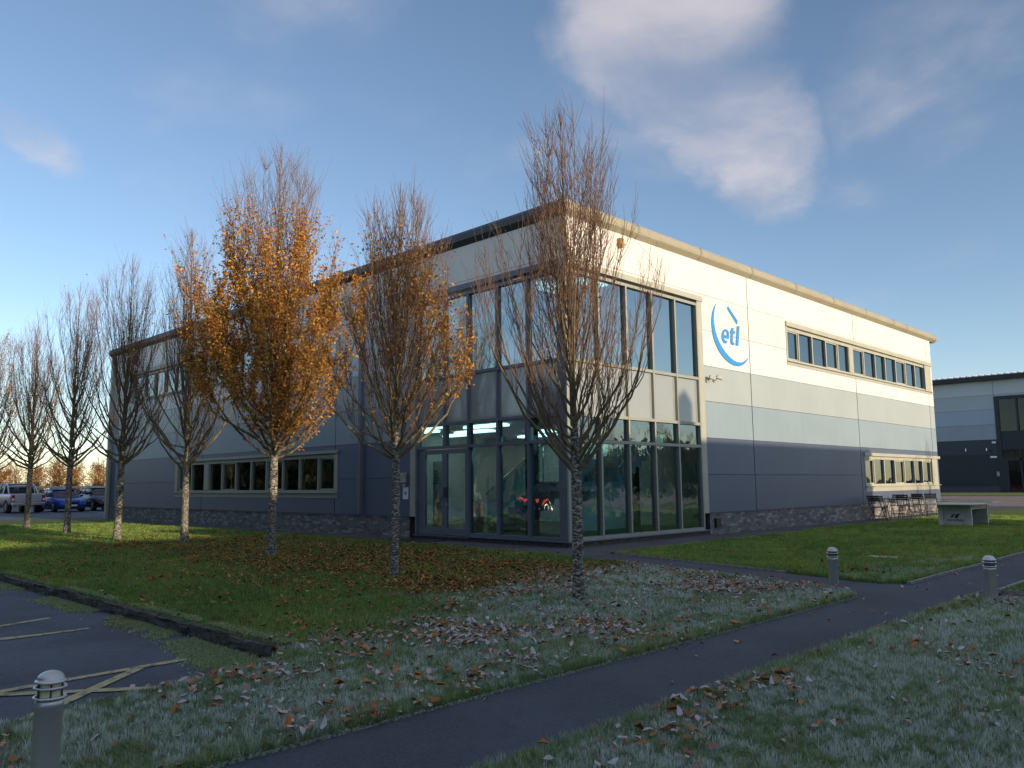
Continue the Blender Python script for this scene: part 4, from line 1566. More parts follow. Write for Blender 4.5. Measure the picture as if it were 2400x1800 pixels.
def ground_leaf(n, r, size):
    """curled leaf outlines lying roughly flat: 11 points, 10 triangles"""
    t = np.array([[-.5, 0], [-.28, .20], [0, .27], [.28, .19], [.5, 0], [.28, -.19], [0, -.27], [-.28, -.20], [-.22, 0], [0.02, 0], [.25, 0]])
    tri = np.array([[0, 8, 1], [1, 8, 2], [2, 8, 9], [2, 9, 3], [3, 9, 10], [3, 10, 4], [4, 10, 5], [5, 10, 9], [5, 9, 6], [6, 9, 8], [6, 8, 7], [7, 8, 0]])
    X = np.repeat(t[None], n, 0)
    cu1 = r.uniform(-.3, 1.3, n)[:, None]
    cu2 = r.uniform(.3, 3.4, n)[:, None]
    z = cu1 * X[:, :, 0] ** 2 * .9 + cu2 * X[:, :, 1] ** 2 * 1.6 + r.normal(0, .05, (n, 11)) + X[:, :, 0] * r.normal(0, .25, n)[:, None]
    L = np.concatenate([X, z[:, :, None]], 2) * size[:, None, None]
    flip = np.where(r.random(n) < .4, -1, 1)
    L[:, :, 2] *= flip[:, None]
    L[:, :, 2] -= L[:, :, 2].min(1, keepdims=True)
    a = r.uniform(0, 2 * math.pi, n)
    ca, sa = np.cos(a)[:, None], np.sin(a)[:, None]
    x, y = L[:, :, 0] * ca - L[:, :, 1] * sa, L[:, :, 0] * sa + L[:, :, 1] * ca
    return np.stack([x, y, L[:, :, 2]], -1), tri


inview = np.abs(np.arctan2(ly - CAM.y, lx - CAM.x) - YAW) < math.radians(31)
order = np.argsort(np.where(inview & (lr > 2.6), lr / size, 1e9))
near = order[:300]
rest = np.setdiff1d(np.arange(nl_), near)
Lv, tri = ground_leaf(len(rest), rng, size[rest])
Lv += np.stack([lx[rest], ly[rest], lz[rest]], -1)[:, None, :]
Fr = (np.arange(len(rest))[:, None, None] * 11 + tri[None]).reshape(-1, 3)
lo = fast_mesh('leaf_litter', Lv.reshape(-1, 3), Fr, 'leaf_fallen', np.repeat(lc[rest], 11, 0), kind='stuff')
tag(lo, 'fallen brown and orange leaves scattered over the lawns', 'leaves')
# the 300 that show largest are leaves of their own
LM = []
Lv, tri = ground_leaf(24, rng, np.full(24, 1.0))
for i in range(24):
    me_cols = np.repeat(lc[near[i * 12]][None], 11, 0) * rng.uniform(.8, 1.15, (11, 1))
    o = fast_mesh('leaf', Lv[i], tri, 'leaf_fallen', me_cols)
    LM.append(o.data)
    bpy.data.objects.remove(o)
key = np.argsort(np.argsort(lc[near].sum(1)))
mkey = np.argsort([np.mean([d.color[1] for d in m_.color_attributes['Col'].data]) for m_ in LM])
for j, i in enumerate(near):
    o = bpy.data.objects.new('leaf', LM[mkey[min(23, key[j] * 24 // 300)]])
    COL.objects.link(o)
    o.parent = front_lawn if ly[i] < -8.6 else lawn
    o.location = (lx[i], ly[i], lz[i])
    o.rotation_euler = (random.gauss(0, .15), random.gauss(0, .15), random.uniform(0, 6.28))
    o.scale = (size[i],) * 3

# moss along the kerb
nm = 70000
my = rng.uniform(-5.5, 4.0, nm)
mx_ = KERB_X - .06 - np.abs(rng.normal(0, .11, nm)) - .42 * sstep(-my, 3.2, 5.5) * rng.random(nm)
mw = sstep(fbm(mx_, my, 1.6, 3, 30) + .34 * sstep(-my, 2.2, 5.0), .50, .60)
top_ = rng.random(nm) < .22
mx_ = np.where(top_, KERB_X + .06 + np.abs(rng.normal(0, .06, nm)), mx_)
kk = rng.random(nm) < mw
mx_, my, top_ = mx_[kk], my[kk], top_[kk]
nm = len(mx_)
V = np.empty((nm, 3, 3))
a = rng.uniform(0, 6.28, nm)
h = rng.uniform(.008, .03, nm)
zb0 = np.where(top_, .008, -.122)
for q in range(2):
    sgn = 1 - 2 * q
    V[:, q] = np.stack([mx_ + np.cos(a) * .014 * sgn, my + np.sin(a) * .014 * sgn, zb0], -1)
V[:, 2] = np.stack([mx_ + rng.normal(0, .012, nm), my + rng.normal(0, .012, nm), zb0 + h], -1)
mc = np.repeat((np.array([.30, .36, .17]) * rng.uniform(.6, 1.3, (nm, 1)) + rng.random((nm, 1)) * np.array([.08, .11, .09])), 3, 0)
tag(fast_mesh('moss', V.reshape(-1, 3), np.arange(nm * 3).reshape(-1, 3), 'blade', mc, kind='stuff'), 'pale green moss growing along the foot of the kerb', 'moss')

# ------------------------------------------------------------------ bollard lights
def bollard(label, loc, lens, tilt=(0, 0)):
    t = thing('bollard_light', label, 'bollard', loc, 0, 'bollard lights along the paths')
    t.rotation_euler = (tilt[0], tilt[1], 0)
    r = .066
    mb = MB(); mb.lathe([(r, -.1), (r, .352), (r + .0015, .354), (r + .0015, .383), (r - .004, .386), (.02, .386)], n=36)
    mb.build('post', 'brushed_steel', t, True)
    for z in (.398, .447):
        mb = MB()
        mb.lathe([(r - .004, z - .005), (r + .011, z - .006), (r + .013, z), (r + .011, z + .006), (r - .004, z + .005), (r - .004, z - .005)], n=36)
        mb.build('ring', 'brushed_steel', t, True)
    mb = MB(); mb.lathe([(r - .012, .386), (r - .012, .475)], n=32)
    mb.build('lens', lens, t, True)
    mb = MB()
    for k in range(6):
        a = k * math.pi / 3 + .3
        mb.bar((math.cos(a) * (r - .006), math.sin(a) * (r - .006), .386), (math.cos(a) * (r - .006), math.sin(a) * (r - .006), .475), .004, 6)
    mb.build('cage_bars', 'rivet_dark', t)
    mb = MB()
    mb.lathe([(r - .02, .470), (r + .008, .471), (r + .010, .477), (r + .002, .484)] + [((r - .002) * math.cos(a), .486 + .042 * math.sin(a)) for a in np.linspace(0, math.pi / 2 - .02, 10)], n=36)
    mb.build('cap', 'brushed_steel', t, True)
    return t


bollard('steel bollard light with cream lens beside the yellow hatched bay', (-12.98, -7.66, 0), 'lens_cream', (.0, .012))
bollard('steel bollard light standing in the fork between the two paths', (-3.01, -7.43, 0), 'lens_clear', (.02, -.02))
bollard('steel bollard light at the right, before the crossing of the paths', (-3.12, -9.42, 0), 'lens_clear', (.01, -.02))

# concrete slab in the lawn
mb = MB(); mb.box(-.13, .13, -.29, .29, -.05, .022)
sl_ = bevel(mb.build('concrete_slab', 'slab_stone'), .008, 1)
sl_.location = (1.6, -6.40, .0); sl_.rotation_euler = (0, 0, .05)
tag(sl_, 'small concrete cover slab lying in the right lawn', 'slab')

# ------------------------------------------------------------------ table tennis table
tt = thing('table_tennis_table', 'grey outdoor table tennis table on a concrete pedestal', 'table', (13.6, -4.85, 0))
for k in range(2):
    mb = MB(); mb.box(1.372 * k + .004, 1.372 * (k + 1) - .004, 0, 1.525, .655, .70)
    o = bevel(mb.build('tabletop', 'concrete', tt), .008, 2)
    mb = MB()
    if k == 0:
        mb.box(-.012, .0, .05, 1.475, .66, .69)
    else:
        mb.box(2.744, 2.756, .05, 1.475, .66, .69)
    mb.build('edge_strip', 'white_plastic', o)
nt2 = MB()
nt2.box(1.366, 1.378, -.06, 1.585, .70, .735)
for i in range(34):
    y0 = -.05 + i * .048
    nt2.box(1.366, 1.378, y0, y0 + .022, .735, .785)
nt2.box(1.366, 1.378, -.06, 1.585, .785, .80)
nt2.build('net', 'steel', tt)
ped = MB()
ped.box(.42, .54, .30, 1.22, -.05, .655)
ped.box(2.18, 2.30, .30, 1.22, -.05, .655)
ped.box(.54, 2.18, 1.10, 1.2, -.05, .655)
ped.box(.54, 2.18, .32, 1.10, .50, .655)
ped.box(.36, .42, .28, .42, -.05, .65)
ped.box(.36, .42, 1.10, 1.24, -.05, .65)
pd = ped.build('pedestal', 'concrete', tt)
def tl(a, b, d): return (.42 - d, b_y(a), b)
def b_y(a): return 1.10 - a
mb = MB()
mb.prism([(.20, .24), (.235, .33), (.30, .37), (.36, .37), (.29, .31), (.265, .24)], tl, .0015, .004)
mb.prism([(.31, .24), (.33, .31), (.40, .37), (.50, .37), (.45, .33), (.42, .24)], tl, .0015, .004)
fixnormals(mb.build('logo', 'black_plastic', tt))
tx = text_mesh('lettering', 'cornilleau', .125, 'black_plastic', tt, .002, 0, .001)
tx.matrix_local = Matrix(((0, 0, -1, .4185), (-1, 0, 0, .76), (0, 1, 0, .135), (0, 0, 0, 1)))

# ------------------------------------------------------------------ folding chairs and bistro tables
def chair_proto():
    t = thing('folding_chair', 'x', 'chair', (0, 0, 0), 0, 'folding chairs along the wall')
    for s in (-.21, .21):
        mb = MB(); mb.bar((-.30, s, .92), (.26, s, 0.0), .013, 6)
        mb.build('leg', 'black_metal', t)
        s2 = s * .86
        mb = MB(); mb.bar((.22, s2, .50), (-.28, s2, .0), .013, 6)
        mb.build('leg', 'black_metal', t)
    mb = MB()
    for k in range(5):
        x = -.16 + k * .085
        mb.box(x, x + .07, -.21, .21, .475, .492)
    mb.build('seat', 'black_metal', t)
    mb = MB()
    for k in range(3):
        z = .70 + k * .075
        x = -.30 + (.92 - z) * .609
        mb.box(x - .012, x + .006, -.21, .21, z, z + .055)
    mb.build('backrest', 'black_metal', t)
    mb = MB(); mb.bar((-.12, -.18, .16), (-.12, .18, .16), .009, 5); mb.bar((.17, -.21, .15), (.17, .21, .15), .009, 5)
    mb.build('stretcher', 'black_metal', t)
    return t


cp = chair_proto()
CH = [(16.6, -.78, .10, 'black folding chair at the left end of the row by the wall'),
      (17.25, -.45, -.15, 'black folding chair close to the wall behind the leftmost one'),
      (19.1, -.80, .12, 'black folding chair between the two bistro tables'),
      (19.5, -.42, 3.3, 'black folding chair facing left near the wall between the tables'),
      (21.1, -.72, .05, 'black folding chair right of the second bistro table'),
      (22.5, -.75, .15, 'black folding chair farthest right, next to the table tennis table'),
      (21.6, -.35, 3.0, 'black folding chair facing left, farther than the second bistro table')]
for i, (x, y_, a, lab) in enumerate(CH):
    o = cp if i == 0 else copy_tree(cp)
    o.location = (x, y_, -.03); o.rotation_euler = (0, 0, a); o['label'] = lab
bt = thing('bistro_table', 'x', 'table', (0, 0, 0), 0, 'bistro tables by the wall')
mb = MB(); mb.box(-.34, .34, -.34, .34, .755, .785)
bevel(mb.build('tabletop', 'black_metal', bt), .008, 1)
for s in (-.24, .24):
    for q in (1, -1):
        mb = MB(); mb.bar((.27 * q, s, 0), (-.27 * q, s * .95, .755), .012, 6)
        mb.build('leg', 'black_metal', bt)
for i, (x, y_, lab) in enumerate(((18.05, -.78, 'black square folding bistro table, nearer of the two'), (20.2, -.82, 'black square folding bistro table, farther of the two'))):
    o = bt if i == 0 else copy_tree(bt)
    o.location = (x, y_, -.03); o.rotation_euler = (0, 0, .1 * i); o['label'] = lab

# ------------------------------------------------------------------ vehicles
def wheel(parent, x, y, r=.33, w=.22):
    mb = MB()
    mb.lathe([(r * .62, -w / 2), (r * .93, -w / 2), (r, -w * .35), (r, w * .35), (r * .93, w / 2), (r * .62, w / 2)], n=24, axis='x')
    o = mb.build('wheel', 'tyre', parent, True)
    o.location = (x, y, r)
    mb = MB()
    for sg in (-1, 1):
        mb.lathe([(0, sg * w * .40), (r * .16, sg * w * .42), (r * .62, sg * w * .48)], n=20, axis='x')
        for k in range(5):
            a = k * 2 * math.pi / 5
            mb.bar((sg * w * .46, 0, 0), (sg * w * .5, math.cos(a) * r * .58, math.sin(a) * r * .58), .03, 5)
    mb.build('rim', 'rim', o)
    return o


def loft(name, secs, m, parent, smooth_=True):
    """secs: list of (y, [(x,z)...]) closed half outlines mirrored to a ring"""
    mb = MB()
    n = None
    vs, fs = [], []
    for y_, half in secs:
        ring = [(x, y_, z) for x, z in half] + [(-x, y_, z) for x, z in half[::-1]]
        n = len(ring)
        vs += ring
    for i in range(len(secs) - 1):
        for k in range(n):
            k2 = (k + 1) % n
            fs.append((i * n + k, i * n + k2, (i + 1) * n + k2, (i + 1) * n + k))
    fs.append(tuple(range(n - 1, -1, -1)))
    fs.append(tuple((len(secs) - 1) * n + k for k in range(n)))
    mb.add(vs, fs)
    o = fixnormals(mb.build(name, m, parent, smooth_))
    return o


def body_sec(w, zb, zs, zt):
    return [(w * .90, zb), (w, zb + .10), (w * 1.0, zs), (w * .965, zt - .03), (w * .92, zt), (w * .4, zt + .012)]


def roof_sec(w, zb, zt, tuck=.74):
    return [(w * .97, zb), (w * (tuck + .03), zt - .06), (w * (tuck - .05), zt), (w * .3, zt + .02)]


def car(label, loc, rz, paint, L=4.35, Wd=.89, Hh=1.44, suv=False, group='parked cars', rear_lit=False, cat='car'):
    """front towards -Y locally"""
    t = thing('parked_car', label, cat, loc, rz, group)
    bz = .17 + (.06 if suv else 0)
    zt = .93 + (.12 if suv else 0)
    secs = [(-L / 2, body_sec(Wd * .80, bz + .12, .45, .66)), (-L / 2 + .12, body_sec(Wd * .90, bz + .03, .5, .72)), (-L / 2 + .45, body_sec(Wd * .97, bz, .55, .80 + (.08 if suv else 0))),
            (-L / 2 + 1.25, body_sec(Wd, bz, .6, zt)), (0, body_sec(Wd, bz, .62, zt + .02)), (L / 2 - .9, body_sec(Wd, bz, .62, zt + .05)),
            (L / 2 - .2, body_sec(Wd * .95, bz + .03, .6, zt + .04)), (L / 2, body_sec(Wd * .84, bz + .14, .55, zt - .08))]
    b = loft('body', secs, paint, t)
    f0 = -L / 2 + 1.15
    g = loft('windows', [(f0, roof_sec(Wd * .88, zt - .02, zt + .02, .95)), (f0 + .75, roof_sec(Wd * .95, zt, Hh - .05)), (f0 + 1.4, roof_sec(Wd * .95, zt, Hh - .012)),
                         (L / 2 - 1.1, roof_sec(Wd * .95, zt + .02, Hh - .03)), (L / 2 - .55, roof_sec(Wd * .93, zt + .03, Hh - .09)), (L / 2 - .12, roof_sec(Wd * .86, zt, zt + .10, .9))], 'car_glass', t)
    rf = loft('roof', [(f0 + .62, [(Wd * .70, Hh - .08), (Wd * .66, Hh - .045), (.3, Hh - .04)]), (f0 + 1.4, [(Wd * .73, Hh - .03), (Wd * .68, Hh + .004), (.3, Hh + .012)]),
                       (L / 2 - 1.1, [(Wd * .73, Hh - .05), (Wd * .67, Hh - .01), (.3, Hh)]), (L / 2 - .5, [(Wd * .70, Hh - .11), (Wd * .64, Hh - .075), (.3, Hh - .065)])], paint, t)
    for sx in (-1, 1):
        mb = MB()
        for y0, w in ((f0 + .1, .0), (f0 + 1.75, .05), (L / 2 - .5, .0)):
            top = Hh - .06
            xb, xt = sx * Wd * .93, sx * Wd * .725
            yt = y0 + (.62 if y0 < 0 and y0 < f0 + .5 else (0.05 if w else -.18))
            mb.bar((xb, y0, zt), (xt, yt, top), .028, 5)
        mb.build('pillar', paint if not w else 'black_plastic', t)
        wheel(t, sx * (Wd - .10), -L / 2 + .82)
        wheel(t, sx * (Wd - .10), L / 2 - .80)
        mb = MB(); mb.prism([(-.24, -.06), (.10, -.08), (.16, .03), (-.12, .07)], lambda a, c, d: (sx * (Wd * .66 + a * .9 * -1 * -1 * .9), -L / 2 + .10 + d + (.18 if (a > .05) else 0), .66 + c), -.12, .05)
        fixnormals(mb.build('headlight', 'headlight', t))
        mb = MB(); mb.box(sx * Wd * .52, sx * Wd * .88, L / 2 - .13, L / 2 + .012, zt - .24, zt - .10)
        mb.build('tail_light', 'lamp_tail' if rear_lit else 'red_light', t)
        mb = MB(); mb.box(sx * (Wd + .01), sx * (Wd + .19), f0 + .42, f0 + .52, zt + .0, zt + .14)
        bevel(mb.build('mirror', paint, t), .03, 2)
    mb = MB(); mb.box(-.36, .36, -L / 2 - .012, -L / 2 + .08, .47, .64)
    bevel(mb.build('grille', 'black_plastic', t), .03, 2)
    mb = MB(); mb.box(-.62, .62, -L / 2 - .008, -L / 2 + .12, .22, .33)
    mb.build('lower_intake', 'black_plastic', t)
    mb = MB(); mb.box(-.26, .26, -L / 2 - .03, -L / 2 - .014, .36, .47)
    mb.build('number_plate', 'plate_white', t)
    mb = MB(); mb.box(-.26, .26, L / 2 + .002, L / 2 + .016, .58, .69)
    mb.build('number_plate', 'plate_yellow', t)
    return t


car('bright blue hatchback parked nose out beside the silver pickup', (2.55, 45.1, -.015), 0, 'paint_blue')
car('dark saloon car parked nose out, half hidden by the office wall', (4.9, 45.3, -.015), 0, 'paint_black', Hh=1.52, suv=True)
car('black car in the near car park reflected in the lobby glass', (-13.1, 11.5, -.125), math.radians(-90), 'paint_black', Hh=1.5, suv=True, rear_lit=True)
car('dark car whose nose shows at the right photo edge', (34.0, -3.6, -.02), math.radians(-70), 'paint_black')

pk = thing('pickup_truck', 'silver double cab pickup seen from behind at the far left', 'pickup', (.15, 45.85, -.015))
Wp, Lp = .93, 5.3
bs = lambda w, zb, zt: [(w * .95, zb), (w, zb + .08), (w, zt - .2), (w * .97, zt - .02), (w * .90, zt), (w * .4, zt)]
# front towards +Y, tail towards -Y
loft('body', [(-Lp / 2 + .06, bs(Wp * .97, .62, 1.16)), (-Lp / 2 + .5, bs(Wp, .52, 1.17)), (.2, bs(Wp, .50, 1.17)), (1.2, bs(Wp, .48, 1.18)), (1.5, bs(Wp, .48, 1.15)), (2.4, bs(Wp * .97, .46, 1.06)), (Lp / 2, bs(Wp * .86, .5, .9))], 'paint_silver', pk)
loft('windows', [(-.55, roof_sec(Wp * .93, 1.15, 1.74, .80)), (-.45, roof_sec(Wp * .95, 1.15, 1.79, .80)), (.7, roof_sec(Wp * .96, 1.15, 1.80, .80)), (1.05, roof_sec(Wp * .95, 1.14, 1.68, .82)), (1.75, roof_sec(Wp * .92, 1.13, 1.18, .95))], 'car_glass', pk)
loft('roof', [(-.50, [(Wp * .78, 1.76), (Wp * .72, 1.80), (.3, 1.81)]), (.7, [(Wp * .79, 1.78), (Wp * .73, 1.825), (.3, 1.83)]), (1.0, [(Wp * .78, 1.70), (Wp * .72, 1.745), (.3, 1.75)])], 'paint_silver', pk)
mb = MB(); mb.box(-.72, .72, -Lp / 2 + .0, -Lp / 2 + .07, .68, 1.15)
tg = bevel(mb.build('tailgate', 'paint_silver', pk), .02, 2)
mb = MB(); mb.box(-.11, .11, -Lp / 2 - .016, -Lp / 2 - .001, .96, 1.03)
mb.build('handle', 'black_plastic', tg)
mb = MB(); mb.box(-.715, .715, -Lp / 2 - .006, -Lp / 2 + .001, .855, .868)
mb.build('crease', 'grey_plastic', tg)
for sx in (-1, 1):
    mb = MB(); mb.box(sx * .735, sx * .915, -Lp / 2 + .0, -Lp / 2 + .12, .74, 1.10)
    tlg = bevel(mb.build('tail_light', 'red_light', pk), .015, 1)
    mb = MB(); mb.box(sx * .76, sx * .89, -Lp / 2 - .008, -Lp / 2 + .002, .78, .90)
    mb.build('lamp_lens', 'white_plastic', tlg)
    wheel(pk, sx * (Wp - .13), -Lp / 2 + 1.1, .38, .26)
    wheel(pk, sx * (Wp - .13), Lp / 2 - .95, .38, .26)
    mb = MB()
    mb.tube([(sx * .80, -1.55, 1.17), (sx * .74, -1.0, 1.62), (sx * .70, -.55, 1.80)], [.045, .045, .04], 8)
    mb.build('sports_bar', 'paint_silver', pk, True)
    mb = MB()
    mb.bar((sx * .88, -.52, 1.16), (sx * .745, -.46, 1.76), .04, 6)
    mb.bar((sx * .90, .35, 1.16), (sx * .755, .35, 1.77), .03, 6)
    mb.bar((sx * .885, 1.72, 1.14), (sx * .74, 1.0, 1.72), .035, 6)
    mb.build('pillar', 'paint_silver', pk)
    mb = MB(); mb.box(sx * .95, sx * 1.13, 1.3, 1.4, 1.2, 1.4)
    bevel(mb.build('mirror', 'paint_silver', pk), .03, 2)
    mb = MB(); mb.prism([(a * math.cos(a * 0) , 0) for a in ()] or [(-.5, .5), (-.38, .78), (0, .92), (.38, .78), (.5, .5), (.4, .5), (.3, .68), (0, .8), (-.3, .68), (-.4, .5)], lambda a, c, d: (sx * (Wp + d), -Lp / 2 + 1.1 + a, c - .08), -.04, .02)
    fixnormals(mb.build('wheel_arch', 'black_plastic', pk))
mb = MB(); mb.tube([(-.74, -1.0, 1.62), (0, -1.0, 1.66), (.74, -1.0, 1.62)], [.045, .045, .045], 8)
mb.build('sports_bar', 'paint_silver', pk, True)
mb = MB(); mb.box(-.9, .9, -Lp / 2 - .12, -Lp / 2 + .05, .47, .64)
bmp = bevel(mb.build('bumper', 'steel', pk), .03, 2)
mb = MB(); mb.box(-.26, .26, -Lp / 2 - .135, -Lp / 2 - .121, .52, .63)
mb.build('number_plate', 'plate_yellow', bmp)

# ------------------------------------------------------------------ far left: fence and woodland edge
fence = thing('fence', 'low pale rail fence along the back of the far car park', 'fence', (0, 63, -.015))
mb = MB(); mb.box(-14, 24, -.04, .04, 1.50, 1.66)
mb.build('rail', 'slab_stone', fence)
mb = MB(); mb.box(-14, 24, -.03, .03, .75, .85)
mb.build('rail', 'slab_stone', fence)
mb = MB(); mb.box(-.06, .06, -.06, .06, 0, 1.5)
fp = mb.build('post', 'edging', fence)
for i in range(20):
    o = fp if i == 0 else fp.copy()
    if i:
        COL.objects.link(o)
    o.location = (-14 + i * 2, 0, 0)


def wood_tree(seed, H):
    t = thing('beech_tree', 'x', 'tree', (0, 0, 0), 0, 'brown leaved trees behind the far car park')
    r = np.random.default_rng(seed)
    tr, br = Acc(), Acc()
    pts = []
    for s in range(3):
        b = np.array([r.normal(0, .35), r.normal(0, .35), 0])
        hh = H * r.uniform(.75, 1.1)
        u = np.linspace(0, 1, 9)
        P = b + np.stack([np.cumsum(r.normal(0, .05, 9)), np.cumsum(r.normal(0, .05, 9)), u * hh], -1)
        tr.tube(P, np.linspace(.085, .015, 9), 6)
        for j in range(26):
            q = r.uniform(.12, 1)
            c = np.array([np.interp(q, u, P[:, a]) for a in range(3)])
            a = r.uniform(0, 6.28)
            l = r.uniform(.5, 1.3) * (1.25 - .6 * q)
            v = np.linspace(0, 1, 5)
            P2 = c + np.stack([np.cos(a) * l * v * .75, np.sin(a) * l * v * .75, l * v * .8], -1) + np.cumsum(r.normal(0, .03, (5, 3)), 0)
            br.tube(P2, np.linspace(.02, .006, 5), 3)
            pts.append(P2)
            for g in range(3):
                a2 = a + r.normal(0, .9)
                P3_ = P2[r.integers(1, 5)] + np.stack([np.cos(a2) * v * .4, np.sin(a2) * v * .4, v * r.uniform(.2, .6)], -1)
                br.tube(P3_, np.linspace(.009, .005, 5), 3)
                pts.append(P3_)
    V, F = tr.get()
    fast_mesh('trunk', V, F, 'bark_limb', parent=t)
    V, F = br.get()
    fast_mesh('crown', V, F, 'bark_twig', parent=t)
    A = np.concatenate(pts)
    A = A[A[:, 2] < H * .92]
    n = 1500
    P = A[r.integers(0, len(A), n)] + r.normal(0, .12, (n, 3))
    c = LEAFC[r.integers(0, 6, n)] * r.uniform(.55, 1.0, (n, 1))
    V, F, C = leaf_cards(P, .13, c, r)
    o = fast_mesh('foliage', V, F, 'leaf_tree', C, t)
    o['kind'] = 'stuff'
    return t


protos = [wood_tree(200 + i, (4.1, 4.6, 3.7)[i]) for i in range(3)]
k = 0
for row in range(2):
    for i in range(14):
        x = -9 + i * 1.75 + row * .8 + random.gauss(0, .25)
        o = protos[k] if k < 3 else copy_tree(protos[k % 3])
        o.location = (x, 66.5 + row * 2.6 + random.gauss(0, .4), -.1)
        o.rotation_euler = (0, 0, random.uniform(0, 6.28))
        q = random.uniform(.88, 1.12)
        o.scale = (q, q, q)
        o['label'] = 'small brown leaved tree in the belt behind the far car park'
        k += 1

# ------------------------------------------------------------------ second building, far right
b2 = thing('neighbouring_office', 'second office block at the right with slate and navy bands, in shade', 'building', (85, 0, 0))
B2Z = [0.0, .72, 4.08, 5.72, 7.36, 9.01, 10.6, 12.18]
G2 = (2.0, 11.85, 0.0, 10.4)
Y0_, Y1_ = -14.0, 42.0
ms = ['far_plinth', 'far_dark0', 'far_dark1', 'far_band_0', 'far_band_1', 'far_band_2', 'far_band_3']
for i in range(7):
    for a, c in ((Y0_, 2.0), (2.0, 11.85), (11.85, 20.0), (20.0, 31.0), (31.0, Y1_)):
        mb = MB()
        for q in cut((a + .02, c - .02, B2Z[i] + .012, B2Z[i + 1] - .012), [G2]):
            mb.box(0, .15, q[0], q[1], q[2], q[3])
        if mb.v:
            mb.build('plinth' if i == 0 else 'wall_panel', ms[i], b2)
mb = MB()
for q in cut((Y0_, Y1_, 0, 12.18), [G2]):
    mb.box(.15, .4, q[0], q[1], q[2], q[3])
mb.box(.4, 40, Y1_ - .3, Y1_, 0, 12.18)
mb.box(.4, 40, Y0_, Y0_ + .3, 0, 12.18)
mb.box(39.7, 40, Y0_, Y1_, 0, 12.18)
mb.build('backing_wall', 'far_dark1', b2)
mb = MB()
mb.box(-.7, .4, Y0_ - .6, Y1_ + .6, 12.18, 12.62)
mb.build('fascia', 'far_dark0', b2)
mb = MB()
mb.add([(-.72, Y0_ - .6, 12.66), (-.72, Y1_ + .6, 12.66), (12, Y1_ + .6, 13.75), (12, Y0_ - .6, 13.75), (-.72, Y0_ - .6, 12.62), (-.72, Y1_ + .6, 12.62), (12, Y1_ + .6, 13.7), (12, Y0_ - .6, 13.7)],
       [(0, 1, 2, 3), (7, 6, 5, 4), (0, 4, 5, 1), (2, 6, 7, 3)])
rf = fixnormals(mb.build('roof', 'slate_roof', b2))
mb = MB()
y_ = Y0_ - .5
while y_ < Y1_ + .5:
    mb.add([(-.78, y_ + .0, 12.67), (-.78, y_ + .26, 12.67), (-.78, y_ + .13, 12.86), (12, y_ + .0, 13.76), (12, y_ + .26, 13.76), (12, y_ + .13, 13.94)], [(0, 1, 2), (0, 2, 5, 3), (2, 1, 4, 5), (5, 4, 3)])
    y_ += .62
mb.build('roof_ribs', 'far_band_3', rf)
fr = MB()
def b2box(mb, a, c, z0, z1, x0=-.06, x1=.3): mb.box(x0, x1, a, c, z0, z1)
b2box(fr, 11.45, 11.85, 0.06, 10.4)
b2box(fr, 2.0, 11.45, 10.05, 10.4)
b2box(fr, 2.0, 2.4, 0.06, 10.05)
for y0 in (9.74, 8.0, 6.2, 4.3):
    b2box(fr, y0 - .09, y0 + .09, 6.6, 10.05)
    b2box(fr, y0 - .09, y0 + .09, .06, 4.6)
b2box(fr, 2.4, 11.45, 4.6, 6.6, .02, .3)
b2box(fr, 2.4, 11.45, 3.4, 3.7)
b2box(fr, 2.4, 11.45, .0, .15)
b2box(fr, 10.95, 11.45, .15, 3.4)
fr = fr.build('glazing_frame', 'far_dark0', b2)
ys = [2.4, 4.21, 4.39, 6.11, 6.29, 7.91, 8.09, 9.65, 9.83, 11.45]
for i in range(0, 10, 2):
    for z0, z1 in ((6.6, 10.05), (3.7, 4.6), (.15, 3.4)):
        mb = MB()
        e = 10.95 if (z0 < 1 and i == 8) else ys[i + 1]
        mb.add([(.1, ys[i], z0), (.1, ys[i], z1), (.1, e, z1), (.1, e, z0)], [(0, 1, 2, 3)])
        mb.build('pane', 'glass_far', fr)
mb = MB(); mb.box(.5, 8, 2, 12, 6.55, 6.7); mb.box(8, 8.1, 2, 12, 0, 10.4); mb.box(.5, 8, 12.0, 12.1, 0, 10.4); mb.box(.5, 8, 1.9, 2.0, 0, 10.4); mb.box(.5, 8, 2, 12, 10.4, 10.5); mb.box(.45, 8, 2, 12, -.02, .02)
mb.build('interior', 'tan_brick', b2)
mb = MB(); mb.box(.25, 1.6, 10.0, 11.0, .2, .82)
mb.build('display_bench', 'red_plastic', b2)
for y0, z0 in ((14.95, 4.68), (12.9, 4.66)):
    mb = MB(); mb.bar((-.14, y0, z0 - .15), (-.14, y0, z0 + .15), .07, 10)
    mb.build('wall_light', 'steel', b2)
mb = MB(); mb.box(-.12, 0, 12.43, 12.73, 4.4, 4.62)
mb.build('floodlight', 'black_plastic', b2)
mb = MB(); mb.box(-.35, 0, 11.95, 12.28, 5.3, 5.5)
mb.build('security_camera', 'white_plastic', b2)
mb = MB(); mb.box(-.02, 0, 11.98, 12.62, 3.74, 3.93)
mb.build('name_plate', 'white_plastic', b2)
mb = MB(); mb.box(-.1, 0, 11.85, 12.1, 1.75, 2.25)
mb.build('letter_box', 'grey_plastic', b2)

